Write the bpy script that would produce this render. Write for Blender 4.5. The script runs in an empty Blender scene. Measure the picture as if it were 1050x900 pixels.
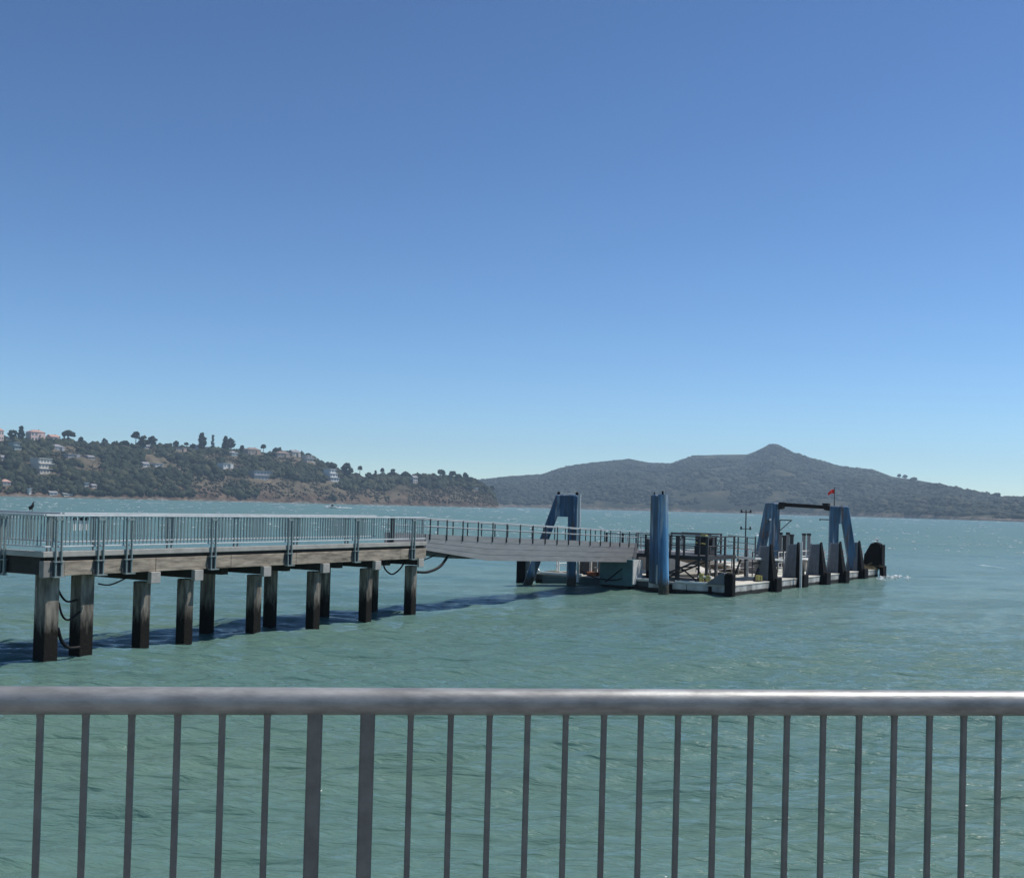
import bpy, bmesh, math, random
import numpy as np
from mathutils import Vector, Matrix

random.seed(7)
rng = np.random.default_rng(11)
SC = bpy.context.scene
COL = SC.collection
R = math.radians

# ------------------------------------------------------------------ camera model
F, ROLL, PITCH, EYE = 1150.0, R(1.49), math.atan(20.1 / 1150), 4.3
PY = 498.0          # the photograph is the upper part of a taller one: its optical centre lies below the middle (lens shift)
def _rx(a):
    c, s = math.cos(a), math.sin(a); return np.array([[1, 0, 0], [0, c, -s], [0, s, c]])
def _rz(a):
    c, s = math.cos(a), math.sin(a); return np.array([[c, -s, 0], [s, c, 0], [0, 0, 1]])
CAMR = _rx(math.pi / 2 + PITCH) @ _rz(ROLL)
def ray(x, y):
    return CAMR @ np.array([(x - 525) / F, -(y - PY) / F, -1.0])
def at_z(x, y, z=0.0):
    d = ray(x, y); t = (z - EYE) / d[2]; return Vector((d[0] * t, d[1] * t, z))
def at_y(x, y, Y):
    d = ray(x, y); t = Y / d[1]; return Vector((d[0] * t, Y, EYE + d[2] * t))

# ------------------------------------------------------------------ materials
MATS = {}
def mat(name, col, rough=0.6, metal=0.0, var=0.25, scale=3.0, bump=0.0, bscale=None, col2=None, spec=0.5, stretch=None):
    m = bpy.data.materials.new(name); m.use_nodes = True
    nt = m.node_tree; N = nt.nodes; L = nt.links
    b = N['Principled BSDF']
    b.inputs['Roughness'].default_value = rough
    b.inputs['Metallic'].default_value = metal
    b.inputs['Specular IOR Level'].default_value = spec
    tc = N.new('ShaderNodeTexCoord'); mp = N.new('ShaderNodeMapping')
    L.new(tc.outputs['Object'], mp.inputs[0])
    if stretch: mp.inputs['Scale'].default_value = stretch
    no = N.new('ShaderNodeTexNoise'); no.inputs['Scale'].default_value = scale
    no.inputs['Detail'].default_value = 8; no.inputs['Roughness'].default_value = 0.65
    L.new(mp.outputs[0], no.inputs['Vector'])
    r = N.new('ShaderNodeValToRGB')
    a = tuple(max(0, c * (1 - var)) for c in col) + (1,)
    z = tuple(min(1, c * (1 + var)) for c in (col2 or col)) + (1,)
    r.color_ramp.elements[0].color = a; r.color_ramp.elements[0].position = 0.33
    r.color_ramp.elements[1].color = z; r.color_ramp.elements[1].position = 0.68
    L.new(no.outputs['Fac'], r.inputs[0]); L.new(r.outputs[0], b.inputs['Base Color'])
    if bump:
        n2 = N.new('ShaderNodeTexNoise'); n2.inputs['Scale'].default_value = bscale or scale * 6
        n2.inputs['Detail'].default_value = 6
        L.new(mp.outputs[0], n2.inputs['Vector'])
        bp = N.new('ShaderNodeBump'); bp.inputs['Strength'].default_value = bump; bp.inputs['Distance'].default_value = 0.02
        L.new(n2.outputs['Fac'], bp.inputs['Height']); L.new(bp.outputs[0], b.inputs['Normal'])
    MATS[name] = m
    return m

mat('galvanised', (0.28, 0.285, 0.28), 0.48, 0.40, 0.34, 20, 0.05, 70, stretch=(0.35, 1, 1))
mat('galvanised_bar', (0.145, 0.150, 0.142), 0.5, 0.3, 0.22, 14, 0.1, 60)
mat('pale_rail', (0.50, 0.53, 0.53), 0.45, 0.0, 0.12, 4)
mat('hand_rail_grey', (0.36, 0.39, 0.39), 0.5, 0, 0.12, 4)
mat('black_steel', (0.007, 0.007, 0.008), 0.6, 0, 0.2, 4, spec=0.2)
mat('deck_boards', (0.10, 0.092, 0.08), 0.9, 0, 0.3, 3, 0.2)
mat('rail_bar', (0.19, 0.24, 0.24), 0.45, 0.1, 0.15, 4)
mat('dark_plate', (0.035, 0.038, 0.042), 0.6, 0, 0.3, 5)
mat('concrete', (0.21, 0.20, 0.18), 0.85, 0, 0.22, 2.5, 0.3)
mat('pale_concrete', (0.33, 0.315, 0.285), 0.85, 0, 0.2, 3, 0.3)
mat('deck_cream', (0.50, 0.475, 0.41), 0.8, 0, 0.16, 0.8, 0.2, 14)
mat('float_side', (0.52, 0.52, 0.50), 0.8, 0, 0.22, 1.6, 0.3, 12)
mat('weathered_timber', (0.17, 0.135, 0.10), 0.85, 0, 0.4, 1.3, 0.4, 20, col2=(0.32, 0.27, 0.21), stretch=(1, 3, 6))
mat('dark_timber_and_shade', (0.028, 0.025, 0.022), 0.9, 0, 0.4, 3, 0.3)
mat('gangway_grey', (0.235, 0.235, 0.235), 0.6, 0.1, 0.16, 1.6, 0.05, 8, stretch=(0.5, 1, 4))
mat('dark_steel', (0.034, 0.035, 0.037), 0.6, 0.1, 0.25, 4)
mat('slate_panel', (0.125, 0.135, 0.145), 0.6, 0, 0.2, 2.4, 0.15)
mat('rubber', (0.006, 0.006, 0.007), 0.8, 0, 0.4, 5, 0.3, spec=0.15)
mat('teal_paint', (0.035, 0.115, 0.13), 0.5, 0, 0.2, 2)
mat('teal_hull', (0.04, 0.075, 0.085), 0.6, 0, 0.3, 1.2)
mat('white_paint', (0.78, 0.78, 0.75), 0.5, 0, 0.06, 3)
mat('off_white', (0.60, 0.60, 0.57), 0.6, 0, 0.12, 3)
mat('green_paint', (0.06, 0.22, 0.10), 0.6, 0, 0.2, 3)
mat('yellow_paint', (0.38, 0.33, 0.10), 0.55, 0, 0.35, 9)
mat('red_cloth', (0.62, 0.03, 0.025), 0.8, 0, 0.15, 3)
mat('orange_rust', (0.34, 0.12, 0.05), 0.85, 0, 0.4, 8)
mat('bird_black', (0.02, 0.02, 0.022), 0.6, 0, 0.2, 12)
mat('bird_white', (0.75, 0.75, 0.74), 0.7, 0, 0.1, 12)
mat('hose_black', (0.008, 0.008, 0.009), 0.6, 0, 0.2, 5, spec=0.2)
mat('straw', (0.20, 0.16, 0.085), 0.95, 0, 0.4, 14)
mat('weed', (0.03, 0.035, 0.02), 0.9, 0, 0.5, 10, 0.4)
mat('tan_wall', (0.30, 0.27, 0.235), 0.8, 0, 0.15, 2)

def zone_mat(name, top, low, zlo, zhi, rough=0.8, top2=None, bump=0.4, nscale=4.0, streak=None, spec=0.4, wear=None):
    """colour that changes with the height above the water: a tide mark with a ragged edge"""
    m = bpy.data.materials.new(name); m.use_nodes = True
    nt = m.node_tree; N = nt.nodes; L = nt.links; b = N['Principled BSDF']
    b.inputs['Roughness'].default_value = rough; b.inputs['Specular IOR Level'].default_value = spec
    g = N.new('ShaderNodeNewGeometry'); sx = N.new('ShaderNodeSeparateXYZ'); L.new(g.outputs['Position'], sx.inputs[0])
    no = N.new('ShaderNodeTexNoise'); no.inputs['Scale'].default_value = nscale; no.inputs['Detail'].default_value = 8
    mp = N.new('ShaderNodeMapping'); mp.inputs['Scale'].default_value = streak or (1, 1, 0.5)
    L.new(g.outputs['Position'], mp.inputs[0]); L.new(mp.outputs[0], no.inputs['Vector'])
    ma = N.new('ShaderNodeMath'); ma.operation = 'MULTIPLY_ADD'; ma.inputs[1].default_value = 0.9 * (zhi - zlo) * 2; 
    L.new(no.outputs['Fac'], ma.inputs[0]); L.new(sx.outputs['Z'], ma.inputs[2])
    mr = N.new('ShaderNodeMapRange'); mr.inputs['From Min'].default_value = zlo + 0.9 * (zhi - zlo); mr.inputs['From Max'].default_value = zhi + 0.9 * (zhi - zlo)
    L.new(ma.outputs[0], mr.inputs['Value'])
    n2 = N.new('ShaderNodeTexNoise'); n2.inputs['Scale'].default_value = nscale * 0.7; n2.inputs['Detail'].default_value = 9
    L.new(mp.outputs[0], n2.inputs['Vector'])
    r = N.new('ShaderNodeValToRGB'); t2 = top2 or top
    r.color_ramp.elements[0].color = tuple(c * 0.62 for c in top) + (1,); r.color_ramp.elements[0].position = 0.35
    r.color_ramp.elements[1].color = tuple(min(1, c * 1.2) for c in t2) + (1,); r.color_ramp.elements[1].position = 0.66
    L.new(n2.outputs['Fac'], r.inputs[0])
    n3 = N.new('ShaderNodeTexNoise'); n3.inputs['Scale'].default_value = nscale * 5; n3.inputs['Detail'].default_value = 6
    L.new(g.outputs['Position'], n3.inputs['Vector'])
    r3 = N.new('ShaderNodeValToRGB')
    r3.color_ramp.elements[0].color = tuple(c * 0.6 for c in low) + (1,); r3.color_ramp.elements[0].position = 0.45
    r3.color_ramp.elements[1].color = tuple(c * 3.2 for c in low) + (1,); r3.color_ramp.elements[1].position = 0.75
    L.new(n3.outputs['Fac'], r3.inputs[0])
    mx = N.new('ShaderNodeMix'); mx.data_type = 'RGBA'
    up = r.outputs[0]
    for wcol, wsc, lo_, hi_ in (wear or ()):
        wm = N.new('ShaderNodeMapping'); wm.inputs['Scale'].default_value = wsc; wm.inputs['Location'].default_value = (wsc[2] * 31, 7, 3); L.new(g.outputs['Position'], wm.inputs[0])
        wn_ = N.new('ShaderNodeTexNoise'); wn_.inputs['Scale'].default_value = 1.0; wn_.inputs['Detail'].default_value = 6; L.new(wm.outputs[0], wn_.inputs['Vector'])
        wr = N.new('ShaderNodeMapRange'); wr.inputs['From Min'].default_value = lo_; wr.inputs['From Max'].default_value = hi_; wr.inputs['To Max'].default_value = 0.75; L.new(wn_.outputs['Fac'], wr.inputs['Value'])
        wx = N.new('ShaderNodeMix'); wx.data_type = 'RGBA'; wx.inputs[7].default_value = wcol + (1,); L.new(wr.outputs[0], wx.inputs['Factor']); L.new(up, wx.inputs[6]); up = wx.outputs[2]
    L.new(mr.outputs[0], mx.inputs['Factor']); L.new(r3.outputs[0], mx.inputs[6]); L.new(up, mx.inputs[7])
    L.new(mx.outputs[2], b.inputs['Base Color'])
    bp = N.new('ShaderNodeBump'); bp.inputs['Strength'].default_value = bump; bp.inputs['Distance'].default_value = 0.03
    L.new(n3.outputs['Fac'], bp.inputs['Height']); L.new(bp.outputs[0], b.inputs['Normal'])
    MATS[name] = m
zone_mat('pile_concrete', (0.17, 0.155, 0.13), (0.010, 0.009, 0.007), 0.72, 1.25, 0.9, (0.225, 0.205, 0.17), nscale=7.0, streak=(1.6, 1.6, 0.35), spec=0.2, wear=(((0.05, 0.045, 0.03), (6, 6, 0.9), 0.56, 0.70), ((0.36, 0.34, 0.30), (9, 9, 3), 0.64, 0.76)))
zone_mat('blue_paint', (0.022, 0.080, 0.155), (0.022, 0.02, 0.015), 0.42, 0.75, 0.42, (0.042, 0.112, 0.20), 0.15, 3.2, (1.6, 1.6, 0.22), wear=(((0.10, 0.055, 0.03), (5, 5, 0.5), 0.555, 0.66), ((0.34, 0.40, 0.44), (4, 4, 0.4), 0.56, 0.68)))
zone_mat('sunlit_faded_blue', (0.075, 0.21, 0.40), (0.05, 0.045, 0.03), 0.5, 0.95, 0.5, (0.13, 0.32, 0.52), 0.15, 3.0, (1.8, 1.8, 0.18), wear=(((0.10, 0.055, 0.03), (5, 5, 0.5), 0.555, 0.66), ((0.34, 0.40, 0.44), (4, 4, 0.4), 0.56, 0.68)))  # fading plus sunlight on the round leg, painted in as a paler blue
zone_mat('hull_paint', (0.045, 0.060, 0.068), (0.008, 0.009, 0.008), 0.20, 0.26, 0.65, None, 0.1, 1.6)
zone_mat('hull_white', (0.40, 0.39, 0.365), (0.016, 0.016, 0.013), 0.17, 0.22, 0.75, (0.48, 0.47, 0.44), 0.2, 2.2, (1, 1, 0.3), wear=(((0.14, 0.10, 0.06), (2.5, 2.5, 1.0), 0.60, 0.74),))

# ------------------------------------------------------------------ mesh builder
class MB:
    def __init__(s): s.v = []; s.f = []
    def poly(s, pts, faces):
        o = len(s.v); s.v += [tuple(p) for p in pts]; s.f += [tuple(o + i for i in f) for f in faces]; return s
    def box(s, x0, x1, y0, y1, z0, z1):
        return s.poly([(x0, y0, z0), (x1, y0, z0), (x1, y1, z0), (x0, y1, z0), (x0, y0, z1), (x1, y0, z1), (x1, y1, z1), (x0, y1, z1)],
                      [(3, 2, 1, 0), (4, 5, 6, 7), (0, 1, 5, 4), (1, 2, 6, 5), (2, 3, 7, 6), (3, 0, 4, 7)])
    def hexa(s, b, t):
        """four bottom points, four top points (counter-clockwise from above)"""
        return s.poly(list(b) + list(t), [(3, 2, 1, 0), (4, 5, 6, 7), (0, 1, 5, 4), (1, 2, 6, 5), (2, 3, 7, 6), (3, 0, 4, 7)])
    def prism(s, poly, axis, a, b):
        """extrude a 2-D polygon along an axis (0,1,2) from a to b"""
        n = len(poly); P = []
        for w in (a, b):
            for p in poly:
                q = [p[0], p[1]]; q.insert(axis, w); P.append(tuple(q))
        return s.poly(P, [tuple(range(n)), tuple(range(2 * n - 1, n - 1, -1))] + [(i, n + i, n + (i + 1) % n, (i + 1) % n) for i in range(n)])
    def tube(s, p0, p1, r0, r1=None, n=8, cap=True):
        r1 = r0 if r1 is None else r1
        p0, p1 = Vector(p0), Vector(p1); d = (p1 - p0).normalized()
        a = d.cross(Vector((0, 0, 1)) if abs(d.z) < 0.9 else Vector((1, 0, 0))).normalized(); b = d.cross(a)
        P = []
        for p, r in ((p0, r0), (p1, r1)):
            for i in range(n):
                t = 2 * math.pi * i / n; P.append(p + (a * math.cos(t) + b * math.sin(t)) * r)
        fs = [(i, (i + 1) % n, n + (i + 1) % n, n + i) for i in range(n)]
        if cap: fs += [tuple(range(n - 1, -1, -1)), tuple(range(n, 2 * n))]
        return s.poly(P, fs)
    def path(s, pts, r, n=6):
        pts = [Vector(p) for p in pts]; P = []; m = len(pts)
        for i, p in enumerate(pts):
            d = (pts[min(i + 1, m - 1)] - pts[max(i - 1, 0)]).normalized()
            a = d.cross(Vector((0.13, 0.21, 0.97))).normalized(); b = d.cross(a)
            for k in range(n):
                t = 2 * math.pi * k / n; P.append(p + (a * math.cos(t) + b * math.sin(t)) * r)
        fs = [(i * n + k, i * n + (k + 1) % n, (i + 1) * n + (k + 1) % n, (i + 1) * n + k) for i in range(m - 1) for k in range(n)]
        fs += [tuple(range(n - 1, -1, -1)), tuple(range((m - 1) * n, m * n))]
        return s.poly(P, fs)
    def ball(s, c, rx, ry=None, rz=None, n=10, m=7):
        ry = rx if ry is None else ry; rz = rx if rz is None else rz
        P = [(c[0], c[1], c[2] - rz)]
        for i in range(1, m):
            a = -math.pi / 2 + math.pi * i / m
            for k in range(n):
                t = 2 * math.pi * k / n
                P.append((c[0] + rx * math.cos(a) * math.cos(t), c[1] + ry * math.cos(a) * math.sin(t), c[2] + rz * math.sin(a)))
        P.append((c[0], c[1], c[2] + rz)); fs = []
        for k in range(n): fs.append((0, 1 + (k + 1) % n, 1 + k))
        for i in range(m - 2):
            for k in range(n):
                fs.append((1 + i * n + k, 1 + i * n + (k + 1) % n, 1 + (i + 1) * n + (k + 1) % n, 1 + (i + 1) * n + k))
        e = len(P) - 1; o = 1 + (m - 2) * n
        for k in range(n): fs.append((o + k, o + (k + 1) % n, e))
        return s.poly(P, fs)
    def build(s, name, material, parent=None, bevel=0, smooth=False, segs=2):
        me = bpy.data.meshes.new(name); me.from_pydata(s.v, [], s.f)
        bm = bmesh.new(); bm.from_mesh(me); bmesh.ops.recalc_face_normals(bm, faces=bm.faces); bm.to_mesh(me); bm.free()
        me.materials.append(MATS[material] if isinstance(material, str) else material)
        if smooth:
            me.polygons.foreach_set('use_smooth', [True] * len(me.polygons))
        o = bpy.data.objects.new(name, me); COL.objects.link(o)
        if smooth == 'auto':
            md = o.modifiers.new('edge', 'EDGE_SPLIT'); md.split_angle = R(40)
        if bevel:
            md = o.modifiers.new('bevel', 'BEVEL'); md.width = bevel; md.segments = segs; md.limit_method = 'ANGLE'; md.angle_limit = R(30)
        if parent: o.parent = parent
        return o

def tag(o, label=None, cat=None, group=None, kind=None):
    for k, v in (('label', label), ('category', cat), ('group', group), ('kind', kind)):
        if v: o[k] = v
    return o
def thing(name, label, cat, loc=(0, 0, 0), rz=0.0, group=None):
    o = bpy.data.objects.new(name, None); COL.objects.link(o)
    o.location = loc; o.rotation_euler = (0, 0, rz); o.empty_display_size = 0.3
    return tag(o, label, cat, group)
def copy_tree(o, parent=None):
    c = o.copy(); COL.objects.link(c)
    if parent: c.parent = parent
    for ch in [k for k in o.children]: copy_tree(ch, c)
    return c
def np_mesh(name, verts, faces, material, smooth=False):
    """verts (n,3), faces (m,k) with constant k"""
    me = bpy.data.meshes.new(name); nv, (nf, k) = len(verts), faces.shape
    me.vertices.add(nv); me.vertices.foreach_set('co', np.ascontiguousarray(verts, dtype=np.float32).ravel())
    me.loops.add(nf * k); me.loops.foreach_set('vertex_index', np.ascontiguousarray(faces, dtype=np.int32).ravel())
    me.polygons.add(nf); me.polygons.foreach_set('loop_start', np.arange(0, nf * k, k, dtype=np.int32))
    if smooth: me.polygons.foreach_set('use_smooth', np.ones(nf, dtype=bool))
    me.update(calc_edges=True)
    me.materials.append(material)
    o = bpy.data.objects.new(name, me); COL.objects.link(o); return o

# ================================================================== LIGHT, SKY, CAMERA
SUN_AZ, SUN_EL = R(74), R(60)
w = bpy.data.worlds.new("World"); SC.world = w; w.use_nodes = True
nt = w.node_tree; bg = nt.nodes['Background']
sky = nt.nodes.new('ShaderNodeTexSky'); sky.sky_type = 'NISHITA'; sky.sun_disc = False
sky.sun_elevation = SUN_EL; sky.sun_rotation = SUN_AZ
sky.altitude = 0; sky.air_density = 0.8; sky.dust_density = 0.0; sky.ozone_density = 8.0
# a touch more contrast between horizon and zenith, and a cleaner blue, than the clear-air model gives
vm = nt.nodes.new('ShaderNodeVectorMath'); vm.operation = 'MULTIPLY'; vm.inputs[1].default_value = (0.112,) * 3
gm = nt.nodes.new('ShaderNodeGamma'); gm.inputs['Gamma'].default_value = 1.35
vk = nt.nodes.new('ShaderNodeVectorMath'); vk.operation = 'MULTIPLY'; vk.inputs[1].default_value = (14.8, 13.8, 11.7)
nt.links.new(sky.outputs[0], vm.inputs[0]); nt.links.new(vm.outputs[0], gm.inputs[0]); nt.links.new(gm.outputs[0], vk.inputs[0]); nt.links.new(vk.outputs[0], bg.inputs[0]); bg.inputs[1].default_value = 0.103
sl = bpy.data.lights.new('sun', 'SUN'); sl.energy = 4.6; sl.angle = R(0.55); sl.color = (1.0, 0.955, 0.89)
so = bpy.data.objects.new('sun', sl); COL.objects.link(so)
sd = Vector((math.sin(SUN_AZ) * math.cos(SUN_EL), math.cos(SUN_AZ) * math.cos(SUN_EL), math.sin(SUN_EL)))
so.rotation_euler = sd.to_track_quat('Z', 'Y').to_euler(); so.location = (200, 50, 300)

cam = bpy.data.cameras.new('camera'); co = bpy.data.objects.new('camera', cam); COL.objects.link(co); SC.camera = co
cam.sensor_fit = 'HORIZONTAL'; cam.sensor_width = 36; cam.lens = 36 * F / 1050; cam.shift_y = (PY - 450) / 1050; cam.clip_start = 0.05; cam.clip_end = 20000
M3 = Matrix([list(r) for r in CAMR]); M4 = M3.to_4x4(); M4.translation = (0, 0, EYE); co.matrix_world = M4
vs = SC.view_settings; vs.view_transform = 'Standard'; vs.look = 'None'; vs.exposure = 0.12; vs.gamma = 1.0; vs.use_curve_mapping = False
SC.cycles.use_denoising = True
SC.cycles.sample_clamp_direct = 3.0; SC.cycles.sample_clamp_indirect = 4.0; SC.cycles.max_bounces = 6; SC.cycles.volume_bounces = 0; SC.cycles.transparent_max_bounces = 4

# ================================================================== WATER
def waves(X, Y, dr):
    """sum of short wind waves; parts shorter than the local mesh can carry are dropped"""
    g = np.random.default_rng(5); Z = np.zeros_like(X); main = R(104)
    swell = 0.62 + 0.38 * np.sin(X * 0.045 + Y * 0.021 + 1.3) * np.sin(Y * 0.052 - X * 0.017)
    for i in range(84):
        lam = 0.26 * (14.0 / 0.26) ** (i / 83.0) * g.uniform(0.9, 1.1)
        th = main + g.normal(0, 0.30); k = 2 * math.pi / lam
        a = 0.036 * lam / (2 * math.pi) * g.uniform(0.6, 1.3) * (2.4 if lam < 0.9 else (1.0 if lam < 3 else 0.55))
        ph = k * (X * math.cos(th) + Y * math.sin(th)) + g.uniform(0, 6.28)
        att = np.clip((lam / dr - 2.2) / 2.0, 0, 1)
        sn = np.sin(ph)
        Z += a * att * (sn + 0.25 * (sn * sn - 0.5) * 2 * 0.6)
    return Z * swell
def make_water():
    m = bpy.data.materials.new('sea_water'); m.use_nodes = True
    nt = m.node_tree; N = nt.nodes; L = nt.links; b = N['Principled BSDF']
    b.inputs['Roughness'].default_value = 0.07; b.inputs['IOR'].default_value = 1.333; b.inputs['Specular IOR Level'].default_value = 0.34
    b.subsurface_method = 'BURLEY'; b.inputs['Subsurface Weight'].default_value = 0.35; b.inputs['Subsurface Radius'].default_value = (0.5, 1.0, 1.0); b.inputs['Subsurface Scale'].default_value = 0.45   # silty water: light spreads under the surface
    g = N.new('ShaderNodeNewGeometry')
    # silt: broad drifting patches of greener and bluer water
    mp = N.new('ShaderNodeMapping'); mp.inputs['Scale'].default_value = (0.03, 0.075, 1); mp.inputs['Rotation'].default_value = (0, 0, R(-14))
    L.new(g.outputs['Position'], mp.inputs[0])
    n1 = N.new('ShaderNodeTexNoise'); n1.inputs['Scale'].default_value = 1.0; n1.inputs['Detail'].default_value = 6; L.new(mp.outputs[0], n1.inputs['Vector'])
    r = N.new('ShaderNodeValToRGB'); r.color_ramp.elements[0].position = 0.35; r.color_ramp.elements[1].position = 0.7
    r.color_ramp.elements[0].color = (0.086, 0.168, 0.153, 1); r.color_ramp.elements[1].color = (0.114, 0.188, 0.146, 1)
    L.new(n1.outputs['Fac'], r.inputs[0])
    # whitecaps: small broken flecks of foam, only on the open bay
    sx = N.new('ShaderNodeSeparateXYZ'); L.new(g.outputs['Position'], sx.inputs[0])
    mp2 = N.new('ShaderNodeMapping'); mp2.inputs['Scale'].default_value = (0.30, 0.085, 1); mp2.inputs['Rotation'].default_value = (0, 0, R(8))
    L.new(g.outputs['Position'], mp2.inputs[0])
    n2 = N.new('ShaderNodeTexNoise'); n2.inputs['Scale'].default_value = 1.0; n2.inputs['Detail'].default_value = 5; n2.inputs['Roughness'].default_value = 0.62; L.new(mp2.outputs[0], n2.inputs['Vector'])
    mr = N.new('ShaderNodeMapRange'); mr.inputs['From Min'].default_value = 0.66; mr.inputs['From Max'].default_value = 0.70; L.new(n2.outputs['Fac'], mr.inputs['Value'])
    mrd = N.new('ShaderNodeMapRange'); mrd.inputs['From Min'].default_value = 60; mrd.inputs['From Max'].default_value = 170; L.new(sx.outputs['Y'], mrd.inputs['Value'])
    mu = N.new('ShaderNodeMath'); mu.operation = 'MULTIPLY'; L.new(mr.outputs[0], mu.inputs[0]); L.new(mrd.outputs[0], mu.inputs[1])
    mu2 = N.new('ShaderNodeMath'); mu2.operation = 'MULTIPLY'; mu2.inputs[1].default_value = 0.8; L.new(mu.outputs[0], mu2.inputs[0])
    mx = N.new('ShaderNodeMix'); mx.data_type = 'RGBA'; mx.inputs[7].default_value = (0.75, 0.78, 0.78, 1)
    L.new(mu2.outputs[0], mx.inputs['Factor']); L.new(r.outputs[0], mx.inputs[6]); L.new(mx.outputs[2], b.inputs['Base Color'])
    # open water carries ever more chop than the mesh can show: it turns rougher away from the sheltered pier
    mro = N.new('ShaderNodeMapRange'); mro.inputs['From Min'].default_value = 15; mro.inputs['From Max'].default_value = 160; mro.inputs['To Min'].default_value = 0.075; mro.inputs['To Max'].default_value = 0.34
    L.new(sx.outputs['Y'], mro.inputs['Value'])
    mrr = N.new('ShaderNodeMath'); mrr.operation = 'MAXIMUM'; L.new(mu.outputs[0], mrr.inputs[0]); L.new(mro.outputs[0], mrr.inputs[1]); L.new(mrr.outputs[0], b.inputs['Roughness'])
    # ripples too small for the mesh
    h = None
    for sc_, st, rot, wt in ((2.4, (0.28, 1.6, 1), -14, 1.0), (6.5, (0.30, 1.5, 1), -10, 0.38), (0.5, (0.30, 1.4, 1), -12, 1.6)):
        mp3 = N.new('ShaderNodeMapping'); mp3.inputs['Scale'].default_value = st; mp3.inputs['Rotation'].default_value = (0, 0, R(rot))
        L.new(g.outputs['Position'], mp3.inputs[0])
        n3 = N.new('ShaderNodeTexNoise'); n3.inputs['Scale'].default_value = sc_; n3.inputs['Detail'].default_value = 4; n3.inputs['Roughness'].default_value = 0.55
        n3.inputs['Distortion'].default_value = 0.4
        L.new(mp3.outputs[0], n3.inputs['Vector'])
        q = N.new('ShaderNodeMath'); q.operation = 'MULTIPLY_ADD'; q.inputs[1].default_value = wt; L.new(n3.outputs['Fac'], q.inputs[0])
        if h: L.new(h.outputs[0], q.inputs[2])
        else: q.inputs[2].default_value = 0
        h = q
    bp = N.new('ShaderNodeBump'); bp.inputs['Strength'].default_value = 1.0; bp.inputs['Distance'].default_value = 0.17
    L.new(h.outputs[0], bp.inputs['Height']); L.new(bp.outputs[0], b.inputs['Normal'])
    # a fan of rows, finest near the promenade
    rows = [2.0]
    while rows[-1] < 13: rows.append(rows[-1] * 1.006)
    p = EYE * F / rows[-1]
    while p > 1.18:
        p -= 0.5 if p > 12 else 0.25
        if p < 1.18: break
        rows.append(EYE * F / p)
    rad = np.array(rows); drr = np.gradient(rad)
    az = np.radians(np.linspace(-47, 47, 1500))
    rr, aa = np.meshgrid(rad, az, indexing='ij'); dd = np.maximum(drr[:, None] * np.ones_like(rr), rr * (az[1] - az[0]))
    X = rr * np.sin(aa); Y = rr * np.cos(aa)
    Z = waves(X, Y, dd)
    nr, nc = rr.shape; idx = np.arange(nr * nc).reshape(nr, nc)
    q = np.stack([idx[:-1, :-1], idx[:-1, 1:], idx[1:, 1:], idx[1:, :-1]], -1).reshape(-1, 4)[:, ::-1]
    o = np_mesh('water', np.stack([X, Y, Z], -1).reshape(-1, 3), q, m, True)
    tag(o, kind='structure')
make_water()

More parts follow.
